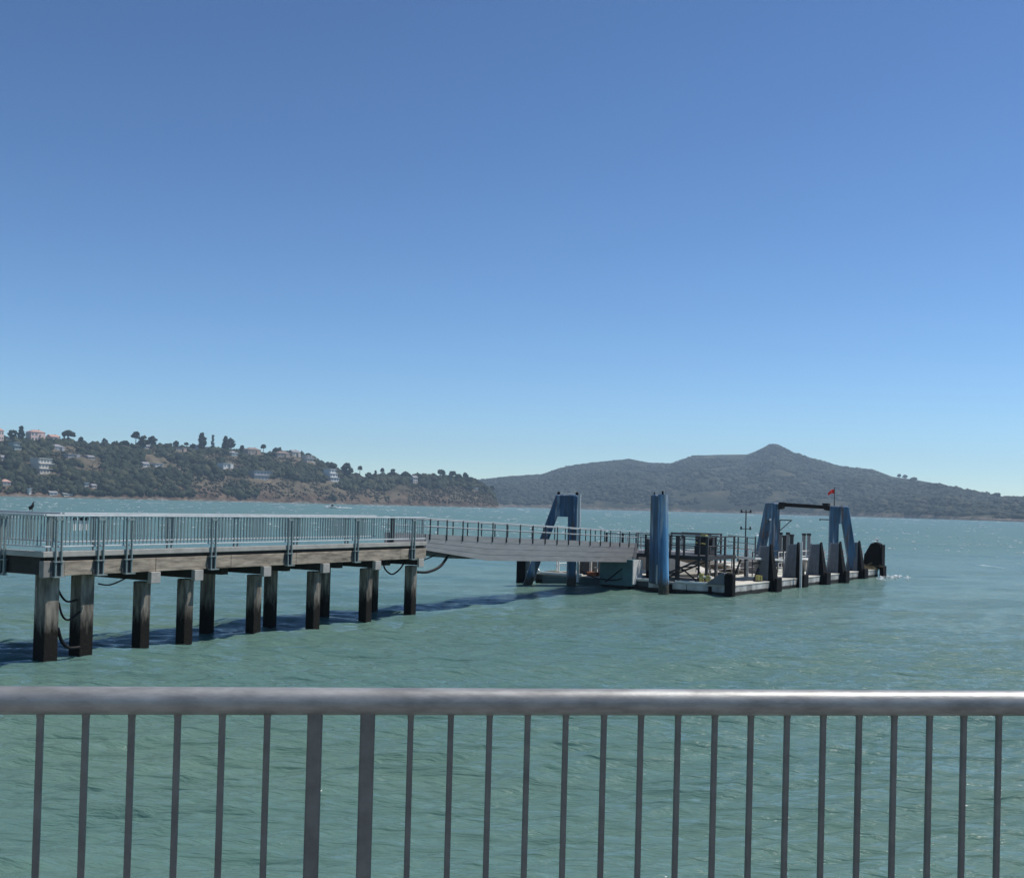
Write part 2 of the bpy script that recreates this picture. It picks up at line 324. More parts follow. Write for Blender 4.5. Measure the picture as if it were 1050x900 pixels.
# ================================================================== FAR LAND
def vnoise(x, y, seed, n=256):
    g = np.random.default_rng(seed).random((n, n))
    xi = np.floor(x).astype(int); yi = np.floor(y).astype(int); fx = x - xi; fy = y - yi
    fx = fx * fx * (3 - 2 * fx); fy = fy * fy * (3 - 2 * fy)
    a = g[xi % n, yi % n]; b = g[(xi + 1) % n, yi % n]; c = g[xi % n, (yi + 1) % n]; d = g[(xi + 1) % n, (yi + 1) % n]
    return (a * (1 - fx) + b * fx) * (1 - fy) + (c * (1 - fx) + d * fx) * fy
def fbm(x, y, seed, oct=5):
    s = 0; a = 0.5; t = 0
    for i in range(oct):
        s = s + a * vnoise(x * 2 ** i, y * 2 ** i, seed + i); t += a; a *= 0.5
    return s / t
class Land:
    """a hill given by its skyline and two distances; shore, flank, crest and back slope are all modelled"""
    def __init__(s, sky_px, shore, ridge, prof, seed, namp, gully, bluff=None):
        s.bluff = None if bluff is None else [math.atan2(ray(x, 518)[0], ray(x, 518)[1]) for x in bluff]
        s.az = []; s.sl = []
        for x, y in sky_px:
            d = ray(x, y); s.az.append(math.atan2(d[0], d[1])); s.sl.append(d[2] / math.hypot(d[0], d[1]))
        s.sh = [(math.atan2(ray(x, 518)[0], ray(x, 518)[1]), r) for x, r in shore]
        s.rg = [(math.atan2(ray(x, 518)[0], ray(x, 518)[1]), r) for x, r in ridge]
        s.prof, s.seed, s.namp, s.gully = prof, seed, namp, gully
    def dist(s, az, t):
        a = np.interp(az, [p[0] for p in s.sh], [p[1] for p in s.sh]); b = np.interp(az, [p[0] for p in s.rg], [p[1] for p in s.rg])
        return a + (b - a) * t
    def height(s, az, t):
        rr = s.dist(az, 1.0); top = np.maximum(np.interp(az, s.az, s.sl) * rr + EYE, 0.5)
        r = s.dist(az, t); X = r * np.sin(az); Y = r * np.cos(az)
        p = np.interp(t, s.prof[0], s.prof[1])
        if s.bluff is not None:
            k = np.clip((az - s.bluff[0]) / (s.bluff[1] - s.bluff[0]), 0, 1); p = p * (1 - k) + k * np.interp(t, [0, 0.04, 0.2, 0.45, 0.75, 1.0, 1.2, 1.7], [0, 0.22, 0.55, 0.80, 0.95, 1.0, 0.93, 0.0])
        n = fbm(X / s.namp[1], Y / s.namp[1], s.seed) - 0.5
        gl = np.abs(fbm(X / s.gully[1] + 50, Y / (s.gully[1] * 3) + 9, s.seed + 31, 4) - 0.5) * 2
        env = np.clip(t * 6, 0, 1) * np.clip((1 - t) * 3, 0.0, 1) 
        return top * p + (n * s.namp[0] + (gl - 0.4) * s.gully[0]) * env * np.clip(top / 40, 0.1, 1)
    def find(s, x, y):
        d = ray(x, y); az = math.atan2(d[0], d[1]); sl = d[2] / math.hypot(d[0], d[1])
        t = np.linspace(0.0, 1.0, 400); r = s.dist(az, t); hh = s.height(np.full_like(t, az), t)
        k = np.nonzero(hh >= EYE + sl * r)[0]
        i = k[0] if len(k) else int(np.argmax((hh - EYE) / r))
        return Vector((r[i] * math.sin(az), r[i] * math.cos(az), hh[i]))
    def mesh(s, name, x0, x1, nx, nt_, tmax, material):
        az = np.linspace(math.atan2(ray(x0, 518)[0], ray(x0, 518)[1]), math.atan2(ray(x1, 518)[0], ray(x1, 518)[1]), nx)
        t = np.linspace(-0.06, tmax, nt_); A, T = np.meshgrid(az, t, indexing='ij')
        H = s.height(A, np.maximum(T, 0)); H = np.where(T < 0, -3 + 0 * H, H); r = s.dist(A, T)
        V = np.stack([r * np.sin(A), r * np.cos(A), H], -1).reshape(-1, 3)
        i = np.arange(nx * nt_).reshape(nx, nt_)
        q = np.stack([i[:-1, :-1], i[1:, :-1], i[1:, 1:], i[:-1, 1:]], -1).reshape(-1, 4)
        o = np_mesh(name, V, q, material, True); tag(o, kind='structure'); return o

def land_mat(name, stops, scale, shore=None, shore_h=8.0, cliff=None, cliff_h=0):
    m = bpy.data.materials.new(name); m.use_nodes = True
    nt = m.node_tree; N = nt.nodes; L = nt.links; b = N['Principled BSDF']; b.inputs['Roughness'].default_value = 0.95; b.inputs['Specular IOR Level'].default_value = 0.1
    g = N.new('ShaderNodeNewGeometry')
    n1 = N.new('ShaderNodeTexNoise'); n1.inputs['Scale'].default_value = scale; n1.inputs['Detail'].default_value = 10; n1.inputs['Roughness'].default_value = 0.68; n1.inputs['Distortion'].default_value = 0.6
    L.new(g.outputs['Position'], n1.inputs['Vector'])
    r = N.new('ShaderNodeValToRGB')
    while len(r.color_ramp.elements) < len(stops): r.color_ramp.elements.new(0.5)
    for e, (p, c) in zip(r.color_ramp.elements, stops): e.position = p; e.color = c + (1,)
    L.new(n1.outputs['Fac'], r.inputs[0]); last = r.outputs[0]
    sx = N.new('ShaderNodeSeparateXYZ'); L.new(g.outputs['Position'], sx.inputs[0])
    def layer(last, col, h, sc_):
        n2 = N.new('ShaderNodeTexNoise'); n2.inputs['Scale'].default_value = sc_; n2.inputs['Detail'].default_value = 8; L.new(g.outputs['Position'], n2.inputs['Vector'])
        ma = N.new('ShaderNodeMath'); ma.operation = 'MULTIPLY_ADD'; ma.inputs[1].default_value = h * 2.6; L.new(n2.outputs['Fac'], ma.inputs[0]); L.new(sx.outputs['Z'], ma.inputs[2])
        mr = N.new('ShaderNodeMapRange'); mr.inputs['From Min'].default_value = h * 1.75; mr.inputs['From Max'].default_value = h * 2.25; L.new(ma.outputs[0], mr.inputs['Value'])
        n3 = N.new('ShaderNodeTexNoise'); n3.inputs['Scale'].default_value = sc_ * 3; n3.inputs['Detail'].default_value = 9; L.new(g.outputs['Position'], n3.inputs['Vector'])
        rr = N.new('ShaderNodeValToRGB'); rr.color_ramp.elements[0].position = 0.35; rr.color_ramp.elements[1].position = 0.68
        rr.color_ramp.elements[0].color = tuple(c * 0.45 for c in col) + (1,); rr.color_ramp.elements[1].color = tuple(c * 1.35 for c in col) + (1,)
        L.new(n3.outputs['Fac'], rr.inputs[0])
        mx = N.new('ShaderNodeMix'); mx.data_type = 'RGBA'; L.new(mr.outputs[0], mx.inputs['Factor']); L.new(rr.outputs[0], mx.inputs[6]); L.new(last, mx.inputs[7]); return mx.outputs[2]
    if cliff: last = layer(last, cliff, cliff_h, 0.03)
    if shore: last = layer(last, shore, shore_h, 0.05)
    L.new(last, b.inputs['Base Color'])
    bp = N.new('ShaderNodeBump'); bp.inputs['Strength'].default_value = 0.8; bp.inputs['Distance'].default_value = 6
    n4 = N.new('ShaderNodeTexNoise'); n4.inputs['Scale'].default_value = 0.09; n4.inputs['Detail'].default_value = 8; L.new(g.outputs['Position'], n4.inputs['Vector'])
    L.new(n4.outputs['Fac'], bp.inputs['Height']); L.new(bp.outputs[0], b.inputs['Normal'])
    return m

hill = Land([(-320, 430), (-200, 432), (-80, 440), (0, 450), (30, 453), (65, 451), (80, 456), (100, 460), (120, 459), (140, 458), (165, 459), (200, 461), (235, 463), (260, 465),
             (290, 465), (310, 468), (330, 476), (350, 484), (375, 489), (400, 489.5), (430, 490), (460, 490.5), (480, 493.5), (490, 497), (500, 503), (507, 511), (511, 519.5), (516, 521)],
            [(-400, 1180), (0, 1270), (130, 1330), (250, 1420), (370, 1520), (511, 1660), (520, 1680)],
            [(-400, 1420), (0, 1560), (130, 1620), (250, 1690), (370, 1700), (511, 1760), (520, 1770)],
            ([0, 0.03, 0.12, 0.3, 0.55, 0.8, 1.0, 1.2, 1.7], [0.0, 0.09, 0.30, 0.50, 0.74, 0.92, 1.0, 0.93, 0.0]), 3, (11, 60), (12, 26), bluff=(150, 400))
hill_m = land_mat('hill_scrub', [(0.30, (0.026, 0.028, 0.016)), (0.45, (0.075, 0.066, 0.042)), (0.58, (0.135, 0.112, 0.078)), (0.74, (0.20, 0.168, 0.122))], 0.03,
                  shore=(0.17, 0.155, 0.13), shore_h=2.2, cliff=(0.115, 0.082, 0.058), cliff_h=17)
hill.mesh('headland_hill', -330, 517, 900, 150, 1.6, hill_m)

isle = Land([(300, 519), (360, 512), (420, 503), (470, 496), (490, 492), (518, 489), (556, 486.2), (581, 478), (609, 474), (645, 470.6), (664, 474.5), (689, 475), (711, 467), (740, 466), (766, 465.8), (775, 462.5),
             (783, 458.6), (790, 455.8), (796, 455.4), (803, 458.2), (815, 464.6), (832, 469.5), (862, 478), (895, 481), (915, 488.5), (940, 492), (967, 497), (995, 504), (1022, 508.5), (1050, 510), (1100, 515), (1170, 522), (1260, 533), (1330, 537)],
            [(290, 2700), (512, 2500), (800, 2300), (930, 2000), (1050, 1650), (1330, 1500)],
            [(290, 3000), (400, 3300), (645, 3500), (790, 3600), (930, 3100), (1050, 2500), (1330, 1900)],
            ([0, 0.015, 0.1, 0.25, 0.5, 0.75, 0.9, 1.0, 1.2, 1.7], [0.0, 0.08, 0.25, 0.42, 0.64, 0.83, 0.94, 1.0, 0.9, 0.3]), 17, (26, 210), (26, 130))
isle_m = land_mat('island_scrub', [(0.30, (0.014, 0.022, 0.013)), (0.48, (0.034, 0.040, 0.023)), (0.60, (0.070, 0.066, 0.040)), (0.74, (0.16, 0.135, 0.09))], 0.013,
                  shore=(0.17, 0.145, 0.115), shore_h=7.0)
isle.mesh('island_hill', 290, 1335, 900, 190, 1.5, isle_m)

def leaf_mat(name, dark, light, hue2):
    m = bpy.data.materials.new(name); m.use_nodes = True
    nt = m.node_tree; N = nt.nodes; L = nt.links; b = N['Principled BSDF']; b.inputs['Roughness'].default_value = 0.85; b.inputs['Specular IOR Level'].default_value = 0.15
    g = N.new('ShaderNodeNewGeometry'); r = N.new('ShaderNodeValToRGB'); r.color_ramp.elements.new(0.5)
    for e, p, c in zip(r.color_ramp.elements, (0.0, 0.6, 1.0), (dark, light, hue2)): e.position = p; e.color = c + (1,)
    L.new(g.outputs['Random Per Island'], r.inputs[0]); L.new(r.outputs[0], b.inputs['Base Color']); MATS[name] = m; return m
leaf_mat('wood_leaves', (0.008, 0.016, 0.008), (0.024, 0.036, 0.018), (0.060, 0.062, 0.034))
leaf_mat('isle_leaves', (0.010, 0.018, 0.011), (0.026, 0.036, 0.022), (0.060, 0.062, 0.038))
leaf_mat('pine_leaves', (0.006, 0.013, 0.007), (0.016, 0.028, 0.014), (0.030, 0.042, 0.020))
mat('bark', (0.07, 0.055, 0.042), 0.9, 0, 0.3, 2)

def ico():
    bm = bmesh.new(); bmesh.ops.create_icosphere(bm, subdivisions=2, radius=1.0)
    v = np.array([p.co[:] for p in bm.verts]); bm.verts.index_update(); f = np.array([[q.index for q in p.verts] for p in bm.faces]); bm.free(); return v, f
ICO = ico()
def ico1():
    bm = bmesh.new(); bmesh.ops.create_icosphere(bm, subdivisions=1, radius=1.0)
    v = np.array([p.co[:] for p in bm.verts]); f = np.array([[q.index for q in p.verts] for p in bm.faces]); bm.free(); return v, f
ICO1 = ico1()
def clumps(name, pos, size, squash, material, base, rough=0.33, long=1.0):
    bv, bf = base; n, k = len(pos), len(bv)
    g = np.random.default_rng(len(pos))
    rad = 1 + (g.random((n, k, 1)) - 0.5) * 2 * rough
    V = bv[None] * rad * size[:, None, None] * np.stack([g.uniform(0.8, 1.25, n) * long, g.uniform(0.8, 1.25, n), squash], -1)[:, None, :]
    V = V + pos[:, None, :]
    Fc = bf[None] + (np.arange(n) * k)[:, None, None]
    return np_mesh(name, V.reshape(-1, 3), Fc.reshape(-1, 3), material, False)

Hs = [(1, 452, 7, 12, 'wall_pink', 'roof_red', 'hip', 'pink house cut by the left edge of the picture', 2),
      (39, 450.5, 17, 11, 'wall_pink', 'roof_red', 'hip', 'large pink mansion on the crest, its tallest block', 2),
      (57, 450, 12, 5.5, 'wall_cream', 'roof_red', 'gable', 'low cream wing right of the pink mansion', 1),
      (9, 451, 7, 3, 'wall_white', 'roof_white', 'flat', 'low white house below the pink edge house', 1),
      (18.5, 461, 10, 7, 'wall_teal', 'roof_grey', 'tiers', 'grey teal terraced house low behind the pointed pine', 2),
      (61, 462, 14, 6, 'wall_grey', 'roof_grey', 'hip', 'grey roofed house below the pink mansion wing', 1),
      (76, 468.5, 15, 2.6, 'wall_grey', 'roof_white', 'flat', 'long low house with a pale roof strip above the white terraces', 1),
      (49, 486, 24, 15, 'wall_cream', 'roof_white', 'tiers', 'large white house in three terraces on the left slope', 3),
      (3, 472, 5, 5, 'wall_white', 'roof_grey', 'gable', 'small white house at the left edge halfway down the slope', 1),
      (7, 498, 10, 6, 'wall_grey', 'roof_red', 'hip', 'pink roofed house low by the water at the left edge', 1),
      (94, 471, 9, 4, 'wall_grey', 'roof_grey', 'gable', 'grey house right of the long pale roof', 1),
      (55, 508, 9, 4, 'wall_white', 'roof_grey', 'gable', 'left white boathouse on the shore', 1),
      (70, 509, 11, 3.5, 'wall_cream', 'roof_grey', 'gable', 'right boathouse on the shore', 1),
      (89, 499, 5, 4, 'wall_white', 'roof_white', 'flat', 'small white cottage left of a pair above the shore', 1),
      (97, 500.5, 6, 4, 'wall_white', 'roof_grey', 'gable', 'small white cottage right of a pair above the shore', 1),
      (31, 507, 3, 6, 'wall_white', 'roof_white', 'flat', 'narrow white hut on the shore under the wood', 1),
      (150, 479, 8, 5, 'wall_white', 'roof_grey', 'gable', 'small white house at the left of the dry slope', 1),
      (163.5, 478.5, 12, 3.2, 'wall_white', 'roof_white', 'flat', 'long white house on the dry slope', 1),
      (151, 460, 7, 4, 'wall_white', 'roof_grey', 'gable', 'white house under the round trees by the umbrella pine', 1),
      (186, 463, 15, 4, 'wall_tan', 'roof_grey', 'flat', 'long tan house below the lone round tree', 1),
      (202, 460.5, 9, 5, 'wall_white', 'roof_white', 'tiers', 'white house at the foot of the broad cypress', 2),
      (214, 459.5, 12, 3.6, 'wall_grey', 'roof_white', 'flat', 'low grey house under the slim conifer', 1),
      (231, 460, 10, 4, 'wall_cream', 'roof_grey', 'hip', 'cream house under the slanted pair of trees', 1),
      (234, 480, 15, 5, 'wall_white', 'roof_white', 'flat', 'bright white villa in the dark wood right of the dry slope', 1),
      (241, 467.5, 11, 5, 'wall_teal', 'roof_grey', 'hip', 'pale teal house below the small dark tree', 1),
      (261, 466, 18, 7, 'wall_tan', 'roof_brown', 'hip', 'tan house with a brown hipped roof on the crest', 1),
      (271, 493, 30, 10, 'wall_grey', 'roof_grey', 'tiers', 'wide grey terraced house above the cliff', 2),
      (291, 468.5, 16, 6, 'wall_tan', 'roof_brown', 'hip', 'brown roofed house right of the small umbrella pine', 1),
      (304, 468.5, 12, 7, 'wall_cream', 'roof_grey', 'gable', 'cream gabled house near the end of the crest', 1),
      (319, 473, 13, 6, 'wall_cream', 'roof_white', 'tiers', 'pale stepped house at the end of the crest', 2),
      (343.5, 494, 14, 13, 'wall_white', 'roof_white', 'tiers', 'white modern house with big openings above the bluff', 3),
      (426, 495, 7, 7.5, 'wall_white', 'roof_grey', 'gable', 'white frame house among trees on the low crest', 2),
      (488.5, 502.5, 5, 2.6, 'wall_white', 'roof_white', 'flat', 'tiny white hut near the headland point', 1)]

HB = [(hill.find(h[0], h[1]), h) for h in Hs]
def to_px(P):
    q = (P - np.array([0, 0, EYE])) @ CAMR
    return 525 - F * q[:, 0] / q[:, 2], PY + F * q[:, 1] / q[:, 2]
def clear(P, sz):
    """gardens: no tree stands right in front of a house"""
    x, y = to_px(P + np.stack([0 * sz, 0 * sz, sz * 0.4], -1)); d = np.hypot(P[:, 0], P[:, 1]); r = sz * F / d; ok = np.ones(len(P), bool)
    for b, h in HB:
        ok &= ~((d < math.hypot(b.x, b.y) + 6) & (np.abs(x - h[0]) < h[2] / 2 + r * 0.7) & (y > h[1] - h[3] - r * 0.8) & (y < h[1] + 0.2 + r * 0.6))
    return ok
def scatter(land, x0, x1, n, seed, keep):
    g = np.random.default_rng(seed); a0 = math.atan2(ray(x0, 518)[0], ray(x0, 518)[1]); a1 = math.atan2(ray(x1, 518)[0], ray(x1, 518)[1])
    az = g.uniform(a0, a1, n); t = g.uniform(0.02, 1.12, n); r = land.dist(az, t); h = land.height(az, t)
    X = r * np.sin(az); Y = r * np.cos(az)
    px = np.interp(az, [a0, a1], [x0, x1])
    m = keep(px, t, X, Y, h); return np.stack([X, Y, h], -1)[m], g, px[m], t[m]
def keep_hill(px, t, X, Y, h):
    n = fbm(X / 75, Y / 75, 71, 4); n2 = fbm(X / 26, Y / 26, 77, 3)
    cliff = (px > 165) & (t < 0.14 + 0.16 * n2 + 0.12 * (px > 380)) & (n2 < 0.66)
    bare = (n > 0.56) & (n2 > 0.38)
    # the dry open slope below the crest, and the bare bluff towards the point
    dry = (px > 100) & (px < 192) & (t > 0.32) & (t < 0.66) & (n2 > 0.40)
    bluff = (px > 395) & (t < 0.62) & (n2 > 0.42)
    return ~(cliff | bare | dry | bluff) & (h > 2.5)
P, g, px, t = scatter(hill, -330, 508, 30000, 21, keep_hill)
sz = g.gamma(3.0, 0.62, len(P)) + 0.9; sz = np.clip(sz, 1.0, 5.0) * np.where(t > 0.9, 0.8, 1.0)
P[:, 2] += sz * 0.45
ok = clear(P, sz); P, sz = P[ok], sz[ok]
tag(clumps('headland_wood', P, sz, g.uniform(0.7, 1.25, len(P)), MATS['wood_leaves'], ICO1, 0.5),
    'dense dark green wood covering the headland between the houses', 'wood', kind='stuff')
P, g, px, t = scatter(hill, -330, 500, 5200, 25, lambda px, t, X, Y, h: keep_hill(px, t, X, Y, h) & (fbm(X / 55, Y / 55, 88, 3) > 0.5) & (t < 1.02))
sz = np.clip(g.gamma(6.0, 0.62, len(P)), 2.2, 6.5); P[:, 2] += sz * 0.35; ok = clear(P, sz); P, sz = P[ok], sz[ok]
leaf_mat('big_leaves', (0.006, 0.013, 0.007), (0.015, 0.024, 0.012), (0.034, 0.040, 0.020))
tag(clumps('headland_grove', P, sz, g.uniform(0.8, 1.3, len(P)), MATS['big_leaves'], ICO, 0.28),
    'darker taller groves of trees standing out of the headland wood', 'wood', kind='stuff')
P, g, px, t = scatter(hill, -330, 512, 24000, 22, lambda px, t, X, Y, h: (h > 3.5) & (fbm(X / 40, Y / 40, 99, 4) > np.where((px > 100) & (px < 192) & (t > 0.32) & (t < 0.66), 0.6, np.where((px > 330) & (t < 0.75), 0.34, 0.42))))
sz = g.uniform(0.6, 2.0, len(P)); P[:, 2] += sz * 0.3; ok = clear(P, sz); P, sz = P[ok], sz[ok]
leaf_mat('scrub_leaves', (0.014, 0.018, 0.010), (0.045, 0.042, 0.026), (0.105, 0.085, 0.058))
tag(clumps('headland_scrub', P, sz, g.uniform(0.6, 1.0, len(P)), MATS['scrub_leaves'], ICO1, 0.4),
    'dry olive scrub on the bluff above the shore of the headland', 'scrub', kind='stuff')
def keep_isle(px, t, X, Y, h):
    n = fbm(X / 260, Y / 260, 171, 4); n2 = fbm(X / 70, Y / 70, 177, 3)
    return ~((n > 0.60) & (n2 > 0.56)) & (h > 4) & ~((px > 760) & (px < 830) & (t > 0.86)) & ~((px > 725) & (px < 790) & (t < 0.16) & (n2 > 0.4)) & ~((px > 900) & (t > 0.75) & (n2 < 0.55))
P, g, px, t = scatter(isle, 300, 1300, 46000, 23, keep_isle)
sz = np.clip(g.gamma(3.0, 1.1, len(P)) + 1.5, 1.8, 8) * np.where(t > 0.82, 0.45, 1.0); P[:, 2] += sz * 0.15
tag(clumps('island_wood', P, sz, g.uniform(0.5, 0.8, len(P)), MATS['isle_leaves'], ICO1, 0.35),
    'grey green wood covering the flanks of the peaked island', 'wood', kind='stuff')

# ---- skyline trees of the headland
def tree(name, x, y, w, h, shape, label, group='trees along the headland crest', dx=0, land=None, trunk_frac=0.35):
    land = land or hill
    base = land.find(x, y + h * 1.0)
    dist = math.hypot(base.x, base.y); pp = dist / F
    d = ray(x, y); topz = EYE + d[2] / math.hypot(d[0], d[1]) * dist
    W, Ht = w * pp, max(topz - base.z, h * pp * 0.7)
    root = thing(name, label, 'tree', base, random.uniform(0, 6), group)
    g = np.random.default_rng(int(x * 7 + y))
    c0 = {'umbrella': 0.62, 'round': 0.28, 'cone': 0.12, 'column': 0.10, 'slim': 0.1}[shape]
    m = MB(); m.tube((0, 0, -1.5), (0.1 * W * g.uniform(-1, 1), 0, Ht * (c0 + 0.18)), W * 0.045 + 0.14, W * 0.025 + 0.08, 7)
    for k in range(4):
        a = g.uniform(0, 6.28); z0 = Ht * (c0 + 0.02)
        m.tube((0, 0, z0 * 0.8), (math.cos(a) * W * 0.3, math.sin(a) * W * 0.3, Ht * (c0 + 0.22)), W * 0.02 + 0.07, W * 0.01 + 0.04, 5)
    m.build('trunk', 'bark', root)
    n = 70 if shape in ('round', 'umbrella') else 95
    pos = []; s = []
    for k in range(n):
        q = g.uniform(0, 1); a = g.uniform(0, 6.28)
        if shape == 'cone': rr = 0.5 * (1 - q) ** 0.8 + 0.03
        elif shape == 'column': rr = 0.46 * math.sin(math.pi * min(1, (q * 0.86 + 0.13))) ** 0.6
        elif shape == 'slim': rr = 0.42 * (1 - q * 0.8)
        elif shape == 'umbrella': rr = 0.5 * math.sqrt(max(0, 1 - (q * 0.95) ** 2))
        else: rr = 0.48 * math.sqrt(max(0.02, 1 - (2 * q - 1) ** 2)) + 0.04
        rr *= math.sqrt(g.uniform(0.1, 1)) * W * 0.86
        pos.append((rr * math.cos(a), rr * math.sin(a), Ht * (c0 + (1 - c0) * q * 0.95))); s.append(W * g.uniform(0.08, 0.17) * (1.25 if shape in ('column', 'slim', 'cone') else 1.0))
    c = clumps('crown', np.array(pos), np.array(s), g.uniform(0.55, 0.95, n), MATS['pine_leaves'], ICO1, 0.45); c.parent = root
    return root

T = [('pine_tree', 21.6, 436.5, 8, 14, 'cone', 'dark pointed pine rising left of the pink mansion on the crest'),
     ('pine_tree', 13, 441, 9, 9, 'round', 'low round tree between the left edge house and the pointed pine'),
     ('pine_tree', 70, 442.5, 13, 10, 'umbrella', 'wide flat topped pine just right of the pink mansion'),
     ('pine_tree', 83, 448, 6, 7, 'round', 'small round tree right of the wide flat topped pine'),
     ('pine_tree', 107, 449.5, 7, 9, 'round', 'squarish dark tree alone on the dip of the crest'),
     ('pine_tree', 119.5, 451.5, 3, 8, 'slim', 'thin spindly tree right of the squarish dark tree'),
     ('pine_tree', 128, 452, 9, 9, 'round', 'bushy tree left of the tall umbrella pine'),
     ('umbrella_pine', 139, 442.5, 8.5, 14, 'umbrella', 'tall umbrella pine with bare trunk on the crest'),
     ('pine_tree', 147, 447, 10, 13, 'round', 'dark round tree close behind the tall umbrella pine'),
     ('pine_tree', 156.5, 447.2, 9, 12, 'round', 'right hand dark round tree in the trio by the umbrella pine'),
     ('pine_tree', 175, 454.5, 3.5, 5, 'round', 'tiny round tree left of the lone dark round one'),
     ('pine_tree', 180.5, 452, 6, 8, 'round', 'lone dark round tree midway between the trio and the cypress'),
     ('pine_tree', 191, 453.5, 5, 7, 'umbrella', 'spreading little tree with thin trunk left of the cypress'),
     ('pine_tree', 198, 455, 6, 6, 'round', 'low bushy tree at the foot of the cypress'),
     ('cypress_tree', 207, 443.5, 8.5, 15, 'column', 'broad dense cypress standing tallest on the crest'),
     ('cypress_tree', 218, 445, 5, 14, 'slim', 'slim narrow conifer right of the broad cypress'),
     ('pine_tree', 231, 446.8, 8, 12, 'cone', 'pale leaning conifer at the left of the slanted pair'),
     ('pine_tree', 236.5, 449.5, 9, 11, 'round', 'dark sloping tree at the right of the slanted pair'),
     ('pine_tree', 248, 456.5, 5, 6, 'round', 'small dark tree left of the tan houses'),
     ('umbrella_pine', 270, 455.8, 6, 9, 'umbrella', 'small umbrella pine above the right end of the tan houses'),
     ('pine_tree', 316, 464.5, 7, 6, 'round', 'bushy tree among the pale houses at the end of the crest'),
     ('pine_tree', 338, 475, 15, 7, 'round', 'long low dark tree above the white modern house'),
     ('pine_tree', 355.5, 474.8, 12, 16, 'round', 'big dark round tree right of the white modern house'),
     ('umbrella_pine', 369, 477.5, 5.5, 9, 'umbrella', 'tiny umbrella pine right of the big dark round tree'),
     ('pine_tree', 378, 484.5, 7, 7, 'round', 'low tree right of the tiny umbrella pine'),
     ('pine_tree', 385, 482.5, 4, 8, 'column', 'upright little tree in the middle of the sloping crest'),
     ('umbrella_pine', 392, 480, 5, 9, 'umbrella', 'wind bent umbrella pine in the middle of the sloping crest'),
     ('pine_tree', 403, 480.8, 7, 10, 'round', 'ragged tree between the bent umbrella pine and the white frame house'),
     ('pine_tree', 415.5, 483.8, 10, 9, 'round', 'broad dark tree just left of the white frame house'),
     ('pine_tree', 431, 486, 6, 7, 'round', 'dark tree just right of the white frame house'),
     ('pine_tree', 438, 488, 6, 6, 'round', 'low bushy tree further right of the white frame house'),
     ('umbrella_pine', 452, 481.8, 9.5, 11, 'umbrella', 'leftmost large umbrella pine of the row near the point'),
     ('umbrella_pine', 464, 483, 8, 10, 'umbrella', 'second umbrella pine of the row near the point'),
     ('umbrella_pine', 470, 486, 7, 9, 'umbrella', 'third lower umbrella pine of the row near the point'),
     ('umbrella_pine', 477, 484.8, 6.5, 11, 'umbrella', 'fourth taller umbrella pine of the row near the point'),
     ('pine_tree', 482, 490, 7, 7, 'round', 'bushy tree at the right end of the umbrella pine row'),
     ('pine_tree', 496, 497.5, 9, 8, 'round', 'dark tree over the edge of the headland point'),
     ('umbrella_pine', 504.5, 498, 6, 9, 'umbrella', 'last tree leaning out at the tip of the headland point')]
for a in T: tree(*a)
for k, (x, y, w_, h_) in enumerate(((937, 489.5, 6, 4), (928, 487, 5, 4), (922, 486, 4, 4), (1022, 505.5, 7, 4), (998, 502.5, 4, 3))):
    tree('far_tree', x, y, w_, h_, 'round', ['low tree right of a small clump on the sloping island ridge', 'middle tree of the small clump on the sloping island ridge',
         'left tree of the small clump on the sloping island ridge', 'lone rounded tree on the island ridge near the right edge', 'tiny tree on the island ridge short of the lone rounded tree'][k],
         'trees on the island ridge', land=isle)

# ---- houses of the headland
mat('chimney_brick', (0.25, 0.15, 0.12), 0.9, 0, 0.1, 1)
mat('wall_pink', (0.66, 0.50, 0.45), 0.8, 0, 0.06, 0.4); mat('wall_cream', (0.50, 0.46, 0.39), 0.8, 0, 0.06, 0.4)
mat('wall_white', (0.58, 0.58, 0.56), 0.8, 0, 0.04, 0.4); mat('wall_grey', (0.30, 0.31, 0.32), 0.8, 0, 0.1, 0.4)
mat('wall_teal', (0.25, 0.36, 0.36), 0.8, 0, 0.08, 0.4); mat('wall_tan', (0.38, 0.31, 0.24), 0.8, 0, 0.1, 0.4)
mat('roof_grey', (0.22, 0.22, 0.23), 0.8, 0, 0.12, 0.5); mat('roof_brown', (0.20, 0.15, 0.12), 0.8, 0, 0.12, 0.5)
mat('roof_red', (0.40, 0.25, 0.20), 0.8, 0, 0.12, 0.5); mat('roof_white', (0.55, 0.55, 0.53), 0.7, 0, 0.05, 0.5)
mat('window_glass', (0.17, 0.19, 0.20), 0.25, 0, 0.1, 1)
